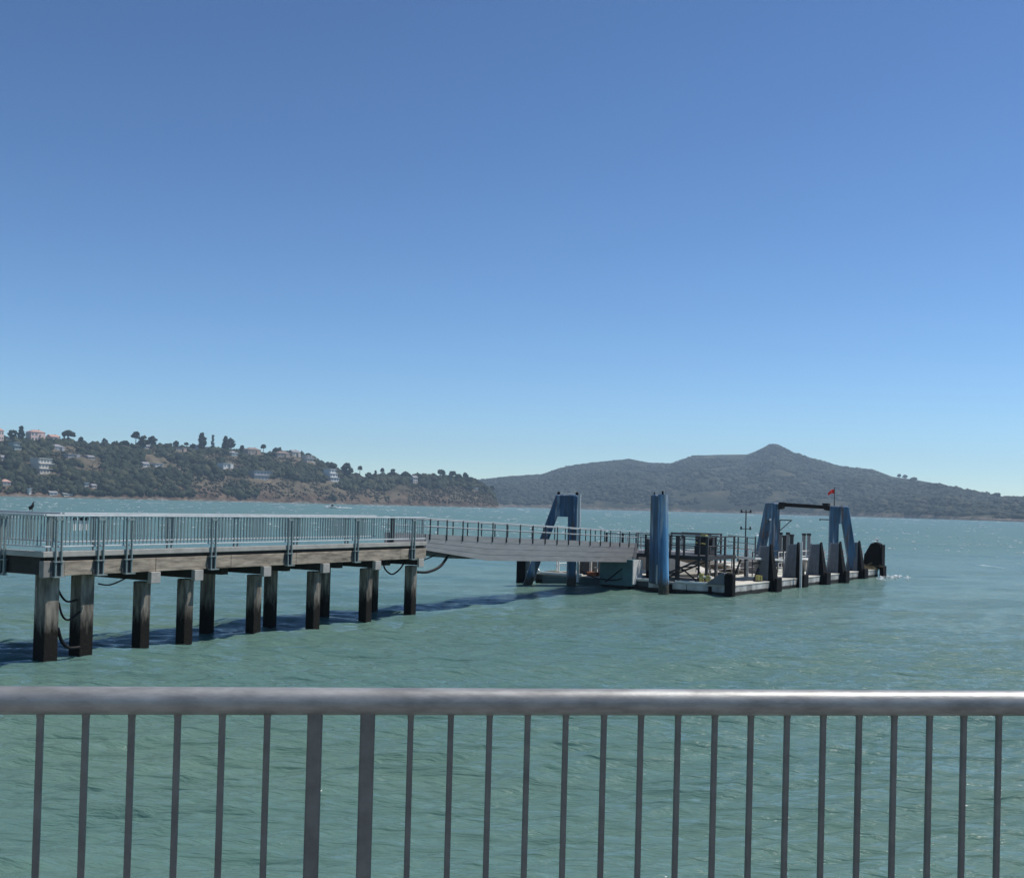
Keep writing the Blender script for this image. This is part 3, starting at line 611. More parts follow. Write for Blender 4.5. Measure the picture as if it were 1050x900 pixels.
def house(x, y0, w, h, wall, roof, style, label, storeys=1, land=None):
    """x: centre, y0: foot, w/h: size as seen; style: flat / gable / hip / tiers"""
    base = (land or hill).find(x, y0); dist = math.hypot(base.x, base.y); pp = dist / F
    W, H = w * pp * 0.86, h * pp; D = max(6.0, min(W * 0.7, 12)); az = math.atan2(base.x, base.y)
    root = thing('house', label, 'house', base, -az + random.uniform(0.45, 0.85), 'houses on the headland')
    rh = 0 if style in ('flat', 'tiers') else min(H * 0.42, 3.2)
    wh = H - rh - (0.35 if rh == 0 else 0)
    m = MB()
    if style == 'tiers':
        n = storeys
        for k in range(n):
            z0, z1 = wh * k / n, wh * (k + 1) / n - 0.15
            m.box(-W / 2 + W * 0.06 * k, W / 2 - W * 0.04 * k, k * 2.2, k * 2.2 + D, (z0 - 6 if k == 0 else z0 - 1), z1)
    else:
        m.box(-W / 2, W / 2, 0, D, -6, wh)
        if W > 14: m.box(W * 0.12, W * 0.42, -2.0, 0.002, -6, wh * 0.8)
    m.build('wall', wall, root)
    m = MB()
    if style == 'gable':
        m.prism([(-0.7, wh), (D + 0.7, wh), (D / 2, wh + rh)], 0, -W / 2 - 0.6, W / 2 + 0.6)
    elif style == 'hip':
        i = min(D / 2, W / 2 * 0.8)
        b = [(-W / 2 - 0.6, -0.6, wh), (W / 2 + 0.6, -0.6, wh), (W / 2 + 0.6, D + 0.6, wh), (-W / 2 - 0.6, D + 0.6, wh)]
        m.poly(b + [(-W / 2 + i, D / 2, wh + rh), (W / 2 - i, D / 2, wh + rh)], [(3, 2, 1, 0), (0, 1, 5, 4), (1, 2, 5), (2, 3, 4, 5), (3, 0, 4)])
    elif style == 'flat':
        m.box(-W / 2 - 0.7, W / 2 + 0.7, -0.9, D + 0.7, wh, wh + 0.35)
    else:
        for k in range(storeys):
            m.box(-W / 2 + W * 0.06 * k - 0.6, W / 2 - W * 0.04 * k + 0.6, k * 2.2 - 1.2, k * 2.2 + D, wh * (k + 1) / storeys - 0.148, wh * (k + 1) / storeys + 0.3)
    m.build('roof', roof, root)
    if W > 10 and style in ('hip', 'gable'): MB().box(W * 0.2, W * 0.2 + 0.9, D * 0.5, D * 0.5 + 0.9, wh, wh + rh + 0.9).build('chimney', 'chimney_brick', [c for c in root.children if c.name.startswith('roof')][0])
    nw = max(2, min(6, int(W / 4.5)))
    for s_ in range(storeys):
        hz = wh / storeys; z0 = s_ * hz + hz * 0.25; yk = s_ * 2.2 if style == 'tiers' else 0
        for k in range(nw):
            cx = -W / 2 + W * (k + 0.5) / nw; ww = W / nw * 0.30
            if style not in ('flat', 'tiers') and W > 14 and W * 0.10 < cx < W * 0.44: continue
            MB().box(cx - ww, cx + ww, yk - 0.06, yk - 0.003, z0, z0 + hz * 0.5).build('window', 'window_glass', root)
    return root
for a in Hs: house(*a)

# ================================================================== PROMENADE AND NEAR RAILING
RA = R(7.542)
ro = Vector((-1.096, 2.4363, 0))
prom = MB().box(-9, 12, -9, 0.22, -1.5, 2.75)
prom.v = [tuple(v) for v in prom.v]
o = prom.build('promenade', 'concrete'); o.location = ro; o.rotation_euler = (0, 0, RA); tag(o, kind='structure')
rail = thing('railing', 'galvanised steel railing with a round top rail in the foreground', 'railing', ro, RA)
MB().tube((-3.6, 0, 3.85), (6.5, 0, 3.85), 0.0305, n=28).build('top_rail', 'galvanised', rail, smooth='auto')
MB().box(-3.6, 6.5, -0.016, 0.016, 2.865, 2.90).build('bottom_rail', 'galvanised_bar', rail, 0.004)
for x in (-0.05,):
    MB().tube((x - 0.004, 0, 3.85), (x + 0.004, 0, 3.85), 0.0325, n=24).build('weld_joint', 'galvanised', rail, smooth='auto')
bars = [0.085, 0.18, 0.277, 0.375, 0.471, 0.569, 0.888, 0.979, 1.068, 1.156, 1.245, 1.335, 1.423, 1.512, 1.601, 1.689, 1.778, 1.868, 1.958, 2.047, 2.137, 2.225, 2.316]
bars += [2.316 + 0.09 * k for k in range(1, 7)] + [0.085 - 0.096 * k for k in range(1, 8)]
def bar_mesh(x, hw):
    m = MB().box(x - hw, x + hw, -hw, hw, 2.9, 3.835)
    zt = 3.85 - 0.0285
    m.hexa([(x - hw, -hw, zt - 0.012), (x + hw, -hw, zt - 0.012), (x + hw, hw, zt - 0.012), (x - hw, hw, zt - 0.012)],
           [(x - hw * 1.2, -hw * 1.2, zt + 0.004), (x + hw * 1.2, -hw * 1.2, zt + 0.004), (x + hw * 1.2, hw * 1.2, zt + 0.004), (x - hw * 1.2, hw * 1.2, zt + 0.004)])
    return m
for x in sorted(bars):
    bar_mesh(x, 0.0066 if x > 0.7 else 0.0071).build('baluster', 'galvanised_bar', rail, 0.0030, segs=3)
for x in (0.674, 0.791):
    m = MB().box(x - 0.0167, x + 0.0167, -0.0167, 0.0167, 2.75, 3.838); m.box(x - 0.05, x + 0.05, -0.05, 0.05, 2.752, 2.764)
    m.build('post', 'galvanised_bar', rail, 0.007, segs=3)
for x in (-1.9, -1.78, 3.6, 3.72):
    MB().box(x - 0.0167, x + 0.0167, -0.0167, 0.0167, 2.75, 3.838).build('post', 'galvanised_bar', rail, 0.005)

# ================================================================== PIER  (local x along the pier, y to its left)
PA = Vector((-11.71, 28.2, 0)); PROT = R(60)
pier = thing('pier', 'long timber edged pier on square concrete piles over the water', 'pier', PA, PROT)
PL, PW = 16.95, 2.4
m = MB().box(0.13, PL, 0.14, PW, 2.55, 2.64); m.box(0.13, PW, PW + 0.003, 16, 2.55, 2.64)
m.build('deck', 'deck_boards', pier)
m = MB().box(-0.06, PL, -0.06, 0.10, 2.69, 2.835); m.box(-0.06, 0.10, 0.103, 16, 2.69, 2.835)
m.build('kerb', 'pale_concrete', pier, 0.012)
m = MB()
for y in (0.14, 1.2, 2.2): m.box(0.25, PL - 0.05, y, y + 0.16, 2.3, 2.547)
m.box(0.02, 0.128, 0.14, 16, 2.24, 2.687); m.box(2.1, 2.26, 2.41, 16, 2.3, 2.547); m.box(0.13, PL - 0.1, 0.02, 0.137, 2.588, 2.687)
m.build('deck_beam', 'dark_timber_and_shade', pier)
edges = [0.6, 3.62, 6.55, 9.5, 12.45, 15.3, PL]
for a, b in zip(edges[:-1], edges[1:]):
    MB().box(a + 0.006, b - 0.006, -0.03, 0.135, 2.205, 2.585).build('fascia_timber', 'weathered_timber', pier, 0.012)
MB().box(-0.03, 0.6, -0.04, 0.135, 2.17, 2.60).build('end_block', 'concrete', pier, 0.02)
near = [3.56, 5.18, 8.07, 10.94, 13.82, 16.61]; far = [7.45, 10.36, 13.17, 16.06]
for s_ in near:
    cp = MB().box(s_ - 0.15, s_ + 0.15, 0.03, PW, 1.95, 2.2035).build('pile_cap', 'dark_timber_and_shade', pier, 0.01)  # cap body coloured dark for the shade under the deck
    MB().box(s_ - 0.17, s_ + 0.17, -0.12 if s_ < 16 else -0.06, 0.027, 1.88, 2.20).build('end_block', 'pale_concrete', cp, 0.015)
def pile(s_, y, w_, top=1.91):
    m = MB(); n = 9
    for i in range(4): pass
    m.box(s_ - w_ / 2, s_ + w_ / 2, y - w_ / 2, y + w_ / 2, -1.5, top)
    o = m.build('pile', 'pile_concrete', pier, 0.025); return o
for s_ in near: pile(s_, 0.42, 0.345)
for s_ in far: pile(s_, 1.8, 0.335, 1.905)
for s_ in far: MB().box(s_ - 0.15, s_ + 0.15, 1.1, PW - 0.02, 1.902, 2.3).build('pile_cap', 'dark_timber_and_shade', pier)  # same under-deck shade put into the colour of the rear caps
pile(0.48, 0.45, 0.43, 2.239); pile(1.63, 0.52, 0.43, 2.2)
for yy in (5.8, 9.2, 12.6): pile(0.48, yy, 0.42, 2.239); pile(1.8, yy, 0.42, 2.3)

def rail_run(label, start, direction, length, posts, outward, group, bracket=True, dark=False):
    """a run of pier railing: local x along the run, local y outward side is negative"""
    ang = math.atan2(direction[1], direction[0])
    base = PA + Vector((math.cos(PROT) * start[0] - math.sin(PROT) * start[1], math.sin(PROT) * start[0] + math.cos(PROT) * start[1], 2.82))
    r = thing('pier_railing', label, 'railing', base, PROT + ang, group)
    s_ = outward
    m = MB().box(0, length, -0.045, 0.045, 0.90, 0.955); m.build('top_rail', 'pale_rail', r, 0.012)
    MB().box(0, length, -0.02, 0.02, 0.115, 0.155).build('bottom_rail', 'pale_rail', r, 0.008)
    for p in posts:
        for dx in (-0.085, 0.085):
            MB().box(p + dx - 0.019, p + dx + 0.019, s_ * 0.05, s_ * 0.11, -0.62 if bracket else -0.177, 0.898).build('post', 'rail_bar', r, 0.008)
        m = MB().box(p - 0.115, p + 0.115, s_ * 0.046, s_ * 0.125, 0.80, 0.86)
        if bracket:
            m.box(p - 0.17, p + 0.17, s_ * 0.04, s_ * 0.17, -0.645, -0.615); m.box(p - 0.16, p + 0.16, s_ * 0.043, s_ * 0.135, -0.26, -0.235)
        br = m.build('bracket', 'rail_bar', r)
        if bracket:
            MB().box(p - 0.20, p + 0.13, s_ * 0.032, s_ * 0.048, -0.60, -0.25).build('back_plate', 'dark_plate', br)
    ps = [0.0] + list(posts) + [length]
    for a, b in zip(ps[:-1], ps[1:]):
        if b - a < 0.15: continue
        n = max(1, int(round((b - a) / 0.135))); m = MB()
        for k in range(1, n):
            x = a + (b - a) * k / n; m.box(x - 0.011, x + 0.011, -0.011, 0.011, 0.157, 0.898)
        if m.v: m.build('baluster_panel', 'rail_bar', r)
    return r
g_ = 'railings of the pier'
rail_run('long near side railing of the pier with paired posts bolted to the timber', (0.0, -0.005), (1, 0), PL - 0.05, [0.37, 1.68, 2.62, 5.75, 9.11, 12.57, 16.0], -1, g_)
rail_run('far side railing of the pier seen through the near balusters', (2.4, PW - 0.04), (1, 0), PL - 2.45, [1.2, 4.0, 6.9, 9.9, 12.8], 1, g_, False)
rail_run('short railing across the pier end at the left edge of the picture', (0.005, 15.9), (0, -1), 15.9, [2.0, 5.0, 8.0, 11.0, 14.38], -1, g_)
rail_run('railing behind the short left one with the dark bird on it', (2.38, PW), (0, 1), 13.5, [0.6, 3.0, 6.0, 9.0], -1, g_, False)

def pl(x, y, z):   # pier local to world
    return PA + Vector((math.cos(PROT) * x - math.sin(PROT) * y, math.sin(PROT) * x + math.cos(PROT) * y, z))
# sign of three white slats hung on the rail
sg = thing('notice', 'row of three white slats hung on the near pier railing', 'sign', pl(0.93, 0.03, 3.0), PROT)
for k in range(3):
    MB().box(k * 0.185 - 0.045, k * 0.185 + 0.045, 0.0, 0.018, 0.36, 0.62).build('slat', 'white_paint', sg)
    MB().box(k * 0.185 - 0.05, k * 0.185 + 0.05, -0.004, 0.022, 0.62, 0.70).build('hook', 'dark_plate', sg)

# hoses under the pier
def hose(pts, r, label, n=14):
    """sagging hose through points, smooth"""
    P = [Vector(p) for p in pts]; out = []
    for i in range(len(P) - 1):
        p0 = P[max(i - 1, 0)]; p1 = P[i]; p2 = P[i + 1]; p3 = P[min(i + 2, len(P) - 1)]
        for k in range(n):
            t = k / n
            out.append(0.5 * ((2 * p1) + (-p0 + p2) * t + (2 * p0 - 5 * p1 + 4 * p2 - p3) * t * t + (-p0 + 3 * p1 - 3 * p2 + p3) * t ** 3))
    out.append(P[-1]); m = MB().path(out, r)
    return tag(m.build('hose', 'hose_black', None, smooth=True), label, 'hose', 'hoses under the pier')
hose([pl(0.75, 0.5, 2.15), pl(0.85, 0.45, 1.75), pl(1.05, 0.4, 1.50), pl(1.4, 0.45, 1.52)], 0.028, 'upper black hose loop between the two leftmost piles')
hose([pl(0.72, 0.3, 1.5), pl(0.85, 0.3, 1.15), pl(1.05, 0.3, 1.03), pl(1.4, 0.3, 1.22)], 0.028, 'middle black hose loop between the two leftmost piles')
hose([pl(0.72, 0.3, 0.85), pl(0.85, 0.3, 0.5), pl(1.08, 0.3, 0.3), pl(1.42, 0.3, 0.28)], 0.045, 'lowest thick black hose between the two leftmost piles')
hose([pl(1.95, 0.3, 1.92), pl(2.3, 0.25, 1.88), pl(2.75, 0.15, 2.05), pl(3.0, 0.0, 2.26)], 0.022, 'thin hose curving up right of the second pile')
hose([pl(14.9, 0.5, 2.2), pl(15.05, 0.5, 1.85), pl(15.5, 0.5, 1.62), pl(16.0, 0.5, 1.8), pl(16.35, 0.5, 2.1)], 0.03, 'hanging hose loop left of the last pile')
hose([pl(16.9, 0.3, 1.66), pl(17.6, 0.3, 1.64), pl(18.4, 0.25, 1.85), pl(19.0, 0.2, 2.4)], 0.055, 'thick hose swinging up from the last pile to the gangway')
hose([pl(16.9, 0.5, 2.1), pl(17.6, 0.5, 2.1), pl(18.6, 0.45, 2.35)], 0.025, 'thin hose above the thick one at the pier end')

# ================================================================== GANGWAY
gw = thing('gangway', 'grey steel gangway with solid sides leading from the pier to the ferry float', 'gangway', PA, PROT)
S0, S1 = 17.05, 37.4; GW = 1.9
def gz(s_): return 3.12 - (s_ - 17.05) * 0.0335
def gbot(s_): return (2.50 - (s_ - 17.05) * 0.115) if s_ < 21.7 else (1.965 - (s_ - 21.7) * 0.0352)
for side, y0 in ((0, 0.1), (1, 0.1 + GW)):
    poly = [(S0, gz(S0)), (S0, gbot(S0)), (21.7, gbot(21.7)), (S1, gbot(S1)), (S1, gz(S1))]
    MB().prism(poly, 1, y0 - 0.03, y0 + 0.03).build('side_panel', 'gangway_grey', gw)
    m = MB()
    for k in range(1, 4):
        f0 = k / 4.0
        z = lambda s_: gz(s_) + (gbot(s_) - gz(s_)) * f0
        yy = y0 - 0.037 if side == 0 else y0 + 0.032
        for a, b in ((S0 + 0.05, 21.6), (21.6, S1 - 0.05)):
            m.hexa([(a, yy, z(a) - 0.004), (b, yy, z(b) - 0.004), (b, yy + 0.01, z(b) - 0.004), (a, yy + 0.01, z(a) - 0.004)],
                   [(a, yy, z(a) + 0.004), (b, yy, z(b) + 0.004), (b, yy + 0.01, z(b) + 0.004), (a, yy + 0.01, z(a) + 0.004)])
    m.build('rib_strip', 'gangway_grey', gw)
m = MB(); zf = lambda s_: gz(s_) - 0.5
m.hexa([(S0 - 0.2, 0.13, zf(S0) - 0.1), (S1 + 0.6, 0.13, zf(S1) - 0.1), (S1 + 0.6, GW + 0.07, zf(S1) - 0.1), (S0 - 0.2, GW + 0.07, zf(S0) - 0.1)],
       [(S0 - 0.2, 0.13, zf(S0)), (S1 + 0.6, 0.13, zf(S1)), (S1 + 0.6, GW + 0.07, zf(S1)), (S0 - 0.2, GW + 0.07, zf(S0))])
m.build('walkway', 'dark_steel', gw)
m = MB()
m.hexa([(S0, 0.2, 2.39), (20.4, 0.2, 2.07), (20.4, GW, 2.07), (S0, GW, 2.39)], [(S0, 0.2, 2.52), (20.4, 0.2, 2.16), (20.4, GW, 2.16), (S0, GW, 2.52)])
m.build('underframe', 'dark_steel', gw)
for side, y0 in ((0, 0.05), (1, 0.1 + GW + 0.05)):
    n = 17
    for k in range(n + 1):
        s_ = S0 + 0.25 + (S1 - S0 - 0.4) * k / n
        m = MB().box(s_ - 0.022, s_ + 0.022, y0 - 0.022, y0 + 0.016, gz(s_) - 0.22, gz(s_) + 0.6); m.build('rail_post', 'dark_steel', gw)
    for dz, rad in ((0.6, 0.024), (0.31, 0.02)):
        MB().tube((S0 - 0.1, y0, gz(S0) + dz), (S1, y0, gz(S1) + dz), rad, n=8).build('hand_rail', 'hand_rail_grey', gw, smooth='auto')
MB().box(17.3, 17.38, GW - 0.1, GW + 0.05, 2.6, 3.75).build('gate_post', 'dark_steel', gw)

# ================================================================== FERRY FLOAT  (local x away from us along its long side, y to the left)
FO = Vector((11.06, 56.5, 0)); FROT = math.atan2(0.829, 0.559)
def fl(x, y, z): return FO + Vector((math.cos(FROT) * x - math.sin(FROT) * y, math.sin(FROT) * x + math.cos(FROT) * y, z))
flt = thing('ferry_float', 'long low floating ferry landing with pale concrete right side', 'float', FO, FROT)
FLN, FW, DZ = 26.0, 11.6, 0.55
MB().box(0, FLN, 0.06, FW, -1.0, DZ - 0.07).build('hull', 'hull_paint', flt, 0.03)
for k in range(9):
    a, b = FLN * k / 9, FLN * (k + 1) / 9
    MB().box(a + 0.02, b - 0.02, 0.0, 0.058, -0.25, DZ - 0.072).build('side_panel', 'hull_white', flt, 0.012)
for a, b in ((0.2, 2.3), (2.34, 4.5)):
    MB().box(-0.055, -0.003, a, b, 0.02, DZ - 0.072).build('side_panel', 'hull_white', flt, 0.01)
MB().box(-0.03, FLN + 0.03, -0.02, FW + 0.03, DZ - 0.068, DZ).build('deck', 'deck_cream', flt, 0.012)
m = MB()
for y in (2.1, 4.2): m.box(6, 24, y, y + 0.14, DZ + 0.004, DZ + 0.008)
m.box(0.9, 1.1, 0.3, 7, DZ + 0.004, DZ + 0.008)
m.build('deck_marking', 'green_paint', flt)
m = MB()
for a, b in ((0.15, 3.0), (3.4, 7.4)): m.box(-0.02, 0.14, a, b, DZ + 0.003, DZ + 0.09)
m.box(-0.02, 0.14, 8.6, 11.4, DZ + 0.003, DZ + 0.10)
m.build('kerb', 'white_paint', flt, 0.01)
for y in (1.0, 3.2, 5.6, 8.0, 10.4):
    MB().box(-0.14, -0.004, y - 0.08, y + 0.08, -0.2, 0.45).build('rub_strip', 'rubber', flt)

# --- fenders along the right side
def fender(label, s_, first=None):
    if first is None:
        r = thing('fender', label, 'fender', fl(s_, 0, 0), FROT, 'fenders along the ferry float')
        m = MB()      # grey steel wedge standing on the deck edge
        m.hexa([(-0.38, 0.10, DZ + 0.005), (0.38, 0.10, DZ + 0.005), (0.38, 0.86, DZ + 0.005), (-0.38, 0.86, DZ + 0.005)],
               [(-0.18, 0.14, 2.46), (0.18, 0.14, 2.46), (0.18, 0.66, 2.40), (-0.18, 0.66, 2.40)])
        m.build('panel', 'slate_panel', r, 0.03)
        m = MB()
        for y0 in (0.34, 0.58): m.hexa([(-0.42, y0, DZ + 0.05), (-0.37, y0, DZ + 0.05), (-0.37, y0 + 0.05, DZ + 0.05), (-0.42, y0 + 0.05, DZ + 0.05)],
                                       [(-0.22, y0 - 0.1, 2.3), (-0.17, y0 - 0.1, 2.3), (-0.17, y0 - 0.05, 2.3), (-0.22, y0 - 0.05, 2.3)])
        m.build('stiffener', 'slate_panel', r)
        MB().hexa([(-0.395, 0.80, DZ + 0.006), (-0.36, 0.80, DZ + 0.006), (-0.36, 0.90, DZ + 0.006), (-0.395, 0.90, DZ + 0.006)], [(-0.195, 0.60, 2.46), (-0.16, 0.60, 2.46), (-0.16, 0.70, 2.46), (-0.195, 0.70, 2.46)]).build('edge_strip', 'gangway_grey', r)
        m = MB().hexa([(-0.45, -0.30, 0.0), (0.45, -0.30, 0.0), (0.45, 0.10, 0.0), (-0.45, 0.10, 0.0)],
                      [(-0.15, 0.08, 2.56), (0.15, 0.08, 2.56), (0.15, 0.137, 2.56), (-0.15, 0.137, 2.56)])
        m.build('rubber_face', 'rubber', r, 0.04)
        MB().box(-0.42, 0.40, -0.42, -0.27, -0.35, 0.74).build('rubber_block', 'rubber', r, 0.05)
        return r
    r = copy_tree(first); r.location = fl(s_, 0, 0); r['label'] = label; return r
f0 = fender('first tall grey wedge fender with a black face, beside the left gantry leg', 5.9)
fender('second tall fender with a thin pale pole standing against it', 10.2, f0).scale = (1, 1, 1.02)
fender('third tall fender, midway under the gantry beam', 14.2, f0)
fender('fourth tall fender in front of the right gantry leg', 17.9, f0)
fender('fifth tall fender right of the splayed gantry foot', 21.9, f0)
# end fender, larger
r = thing('corner_fender', 'bulky black fender with a sloped top at the far right end of the float', 'fender', fl(25.9, 0.2, 0), FROT)
MB().prism([(-0.5, 0.56), (0.75, 0.56), (0.68, 1.5), (0.25, 2.3), (-0.1, 2.42), (-0.42, 2.3)], 0, -0.3, 0.35).build('panel', 'rubber', r, 0.05)
MB().box(-0.4, 0.45, -0.70, -0.42, -0.3, 0.8).build('rubber_block', 'rubber', r, 0.08)
MB().box(-0.36, 0.4, -0.58, -0.505, 0.8, 2.25).build('rubber_face', 'rubber', r, 0.03)
m = MB()
g = np.random.default_rng(4)
for k in range(150):
    c = Vector((g.normal(0, 0.55), g.normal(0.35, 0.5), 0.58 + abs(g.normal(0, 0.13)))); d = Vector((g.normal(0, 1), g.normal(0, 1), g.normal(0, 0.4))).normalized() * 0.2
    m.tube(c - d, c + d, 0.016, 0.012, 4)
o = m.build('rope_heap', 'straw'); o.location = fl(24.9, 0.35, 0); o.rotation_euler = (0, 0, FROT); tag(o, 'brown tangled heap of old rope at the far end of the float', 'rope')
# near corner fender
r = thing('corner_fender', 'short black block fender with a slanted grey brace at the near float corner', 'fender', fl(0.1, 0.1, 0), FROT)
MB().box(-0.28, 0.16, -0.34, 0.10, -0.15, 1.16).build('rubber_block', 'rubber', r, 0.05)
MB().hexa([(-0.25, 0.12, 0.56), (0.1, 0.12, 0.56), (0.1, 1.15, 0.56), (-0.25, 1.15, 0.56)], [(-0.25, 0.12, 1.18), (0.1, 0.12, 1.18), (0.1, 0.3, 1.18), (-0.25, 0.3, 1.18)]).build('brace', 'slate_panel', r, 0.02)
r = thing('corner_fender', 'dark slate corner fender with a white diagonal strut at the left float corner', 'fender', fl(0, 11.6, 0), FROT)
MB().box(-0.75, 0.1, -0.1, 0.55, 0.1, 1.55).build('panel', 'slate_panel', r, 0.03)
MB().box(-0.9, -0.755, 0.2, 0.7, -0.1, 1.62).build('rubber_face', 'rubber', r, 0.03)
MB().tube((-0.8, 0.05, 1.5), (-0.8, -0.75, 0.72), 0.07, n=8).build('strut', 'white_paint', r)
MB().box(-0.86, -0.76, -0.75, 0.0, 0.62, 0.70).build('ledge', 'white_paint', r)

# --- blue A-frame dolphins
def bl(parent, p, q, w_, d, face, name='leg'):
    """box leg from p to q (bottom to top), width w_ along face, depth d"""
    f_ = Vector((face[0], face[1], 0)).normalized(); n_ = Vector((-f_.y, f_.x, 0)); p, q = Vector(p), Vector(q)
    m = MB().hexa([p - f_ * w_ / 2 - n_ * d / 2, p + f_ * w_ / 2 - n_ * d / 2, p + f_ * w_ / 2 + n_ * d / 2, p - f_ * w_ / 2 + n_ * d / 2],
                  [q - f_ * w_ / 2 - n_ * d / 2, q + f_ * w_ / 2 - n_ * d / 2, q + f_ * w_ / 2 + n_ * d / 2, q - f_ * w_ / 2 + n_ * d / 2])
    return m.build(name, 'blue_paint', parent, 0.10, segs=4, smooth=False)
def a_frame(parent, base, az, zb_v, zb_b, top, splay, w_=0.56, d=0.78, topw=0.62, round_leg=False, webh=1.18):
    """vertical leg at base, raking leg leaning out towards azimuth az (compass from +Y)"""
    f_ = Vector((math.sin(az), math.cos(az), 0)); b = Vector(base)
    bl(parent, b + Vector((0, 0, zb_v)), b + Vector((0, 0, top)), w_, d, f_)
    tt = f_ * topw; full = splay - topw; k = (top - zb_b) / (top - 0.0)
    foot = f_ * (topw + full * k)
    if round_leg:
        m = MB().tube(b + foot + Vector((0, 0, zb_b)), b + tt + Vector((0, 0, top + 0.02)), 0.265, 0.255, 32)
        m.build('leg', 'sunlit_faded_blue', parent, smooth='auto')
    else:
        bl(parent, b + foot + Vector((0, 0, zb_b)), b + tt + Vector((0, 0, top)), w_, d, f_)
    n_ = Vector((-f_.y, f_.x, 0)); zt, zb = top - 0.04, top - webh
    e = lambda z: topw + full * (top - z) / top
    P = []
    for z in (zb, zt):
        for a_, s_ in ((0.1, -1), (e(z) - 0.1, -1), (e(z) - 0.1, 1), (0.1, 1)):
            P.append(b + f_ * a_ + n_ * s_ * (d / 2 - 0.03) + Vector((0, 0, z)))
    MB().hexa(P[:4], P[4:]).build('web_plate', 'blue_paint', parent)
    return f_
AZL, AZR = R(274), R(187)
d1 = thing('mooring_dolphin', 'blue A shaped mooring frame standing behind the gangway', 'mooring frame', (3.3, 60.25, 0))
f_ = a_frame(d1, (0, 0, 0), AZL, -1.2, -1.0, 4.95, 2.35, w_=0.50, d=0.66, topw=0.66)
for kx in (0.2, -0.78): MB().ball((kx, -0.05, 5.02), 0.09).build('knob', 'rubber', d1)
MB().tube((0.33, -0.33, 0.3), (0.33, -0.33, 4.98), 0.075, n=12).build('sunlit_edge_strip', 'pale_rail', d1, smooth='auto')  # pale strip added as the sunlit right edge of the upright leg
m = MB().tube((0.2, -0.05, 5.0), (-0.75, -0.05, 5.0), 0.025, n=6); m.build('rail', 'pale_rail', d1)
d2 = thing('mooring_dolphin', 'blue mooring pillar seen end on at the right end of the gangway', 'mooring frame', (7.36, 57.1, 0))
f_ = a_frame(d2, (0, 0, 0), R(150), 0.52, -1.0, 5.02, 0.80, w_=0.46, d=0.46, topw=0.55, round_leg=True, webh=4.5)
MB().tube((0.26, -0.45, 5.0), (0.26, -0.45, 5.22), 0.05, n=8).build('knob', 'rubber', d2)
MB().tube((-0.1, 0.05, 5.0), (-0.1, 0.05, 5.17), 0.03, n=8).build('knob', 'rubber', d2)
m = MB(); m.tube((0.08, -0.5, 0.55), (0.08, -0.48, 1.5), 0.05, n=8); m.build('ladder_rail', 'pale_rail', d2)
gt = thing('gantry', 'blue portal gantry of two splayed frames joined by a dark beam', 'gantry', (0, 0, 0))
pr = fl(21.3, 1.65, 0); pf = fl(21.3, 5.8, 0)
gt.location = pr
rel = pf - pr
a_frame(gt, (0, 0, 0), R(97), DZ, DZ, 4.82, 1.45, w_=0.58, d=0.7, topw=0.62)
a_frame(gt, rel, R(336), DZ, DZ, 4.95, 1.9, w_=0.50, d=0.60, topw=0.50)
dv = rel.normalized(); nv = Vector((-dv.y, dv.x, 0))
b0, b1 = dv * 0.36 + nv * 0.0, rel - dv * 0.36
m = MB().hexa([b0 - nv * 0.22 + Vector((0, 0, 4.60)), b1 - nv * 0.22 + Vector((0, 0, 4.72)), b1 + nv * 0.22 + Vector((0, 0, 4.72)), b0 + nv * 0.22 + Vector((0, 0, 4.60))],
              [b0 - nv * 0.22 + Vector((0, 0, 4.84)), b1 - nv * 0.22 + Vector((0, 0, 4.98)), b1 + nv * 0.22 + Vector((0, 0, 4.98)), b0 + nv * 0.22 + Vector((0, 0, 4.84))])
m.build('cross_beam', 'black_steel', gt)
for bb, s_ in ((b0, 1), (b1, -1)):
    m = MB().hexa([bb - nv * 0.25 + Vector((0, 0, 4.50)), bb + dv * s_ * 0.25 - nv * 0.25 + Vector((0, 0, 4.55)), bb + dv * s_ * 0.25 + nv * 0.25 + Vector((0, 0, 4.55)), bb + nv * 0.25 + Vector((0, 0, 4.50))],
                  [bb - nv * 0.25 + Vector((0, 0, 5.0)), bb + dv * s_ * 0.4 - nv * 0.25 + Vector((0, 0, 4.99)), bb + dv * s_ * 0.4 + nv * 0.25 + Vector((0, 0, 4.99)), bb + nv * 0.25 + Vector((0, 0, 5.0))])
    m.build('beam_bracket', 'black_steel', gt)
m = MB(); q = rel - dv * 0.4; m.tube(q + Vector((0, 0, 3.78)), q - dv * 0.85 + Vector((0, 0, 3.78)), 0.035); m.tube(q - dv * 0.8 + Vector((0, 0, 3.76)), q + Vector((0, 0, 3.05)), 0.03); m.tube(q + Vector((0, 0, 3.8)), q + Vector((0, 0, 2.9)), 0.03)
m.build('side_arm', 'dark_steel', gt)
m = MB(); q = dv * 0.35; m.tube(q + Vector((0, 0, 3.9)), q + dv * 0.6 + Vector((0, 0, 3.9)), 0.035); m.ball(q + dv * 0.6 + Vector((0, 0, 3.88)), 0.06); m.build('side_arm', 'dark_steel', gt)
m = MB(); m.ball(rel + Vector((-0.34, -0.3, 3.8)), 0.08); m.build('lamp', 'white_paint', gt)
fp = pr + Vector((0.0, 0, 4.83))
fg = thing('flag', 'small red flag flying from a thin mast on the gantry', 'flag', fp)
MB().tube((0, 0, 0), (0, 0, 1.25), 0.035, 0.02, 8).build('pole', 'dark_steel', fg)
P = []; n = 9
for i in range(n):
    for j in range(4):
        a = i / (n - 1); P.append((-0.42 * a, 0.08 * math.sin(a * 7), 1.1 - 0.30 * j / 3 * (1 - 0.35 * a) - 0.35 * a * a + 0.12 * a))
top_ = [(x, y + 0.008, z) for x, y, z in P]; N0 = len(P)
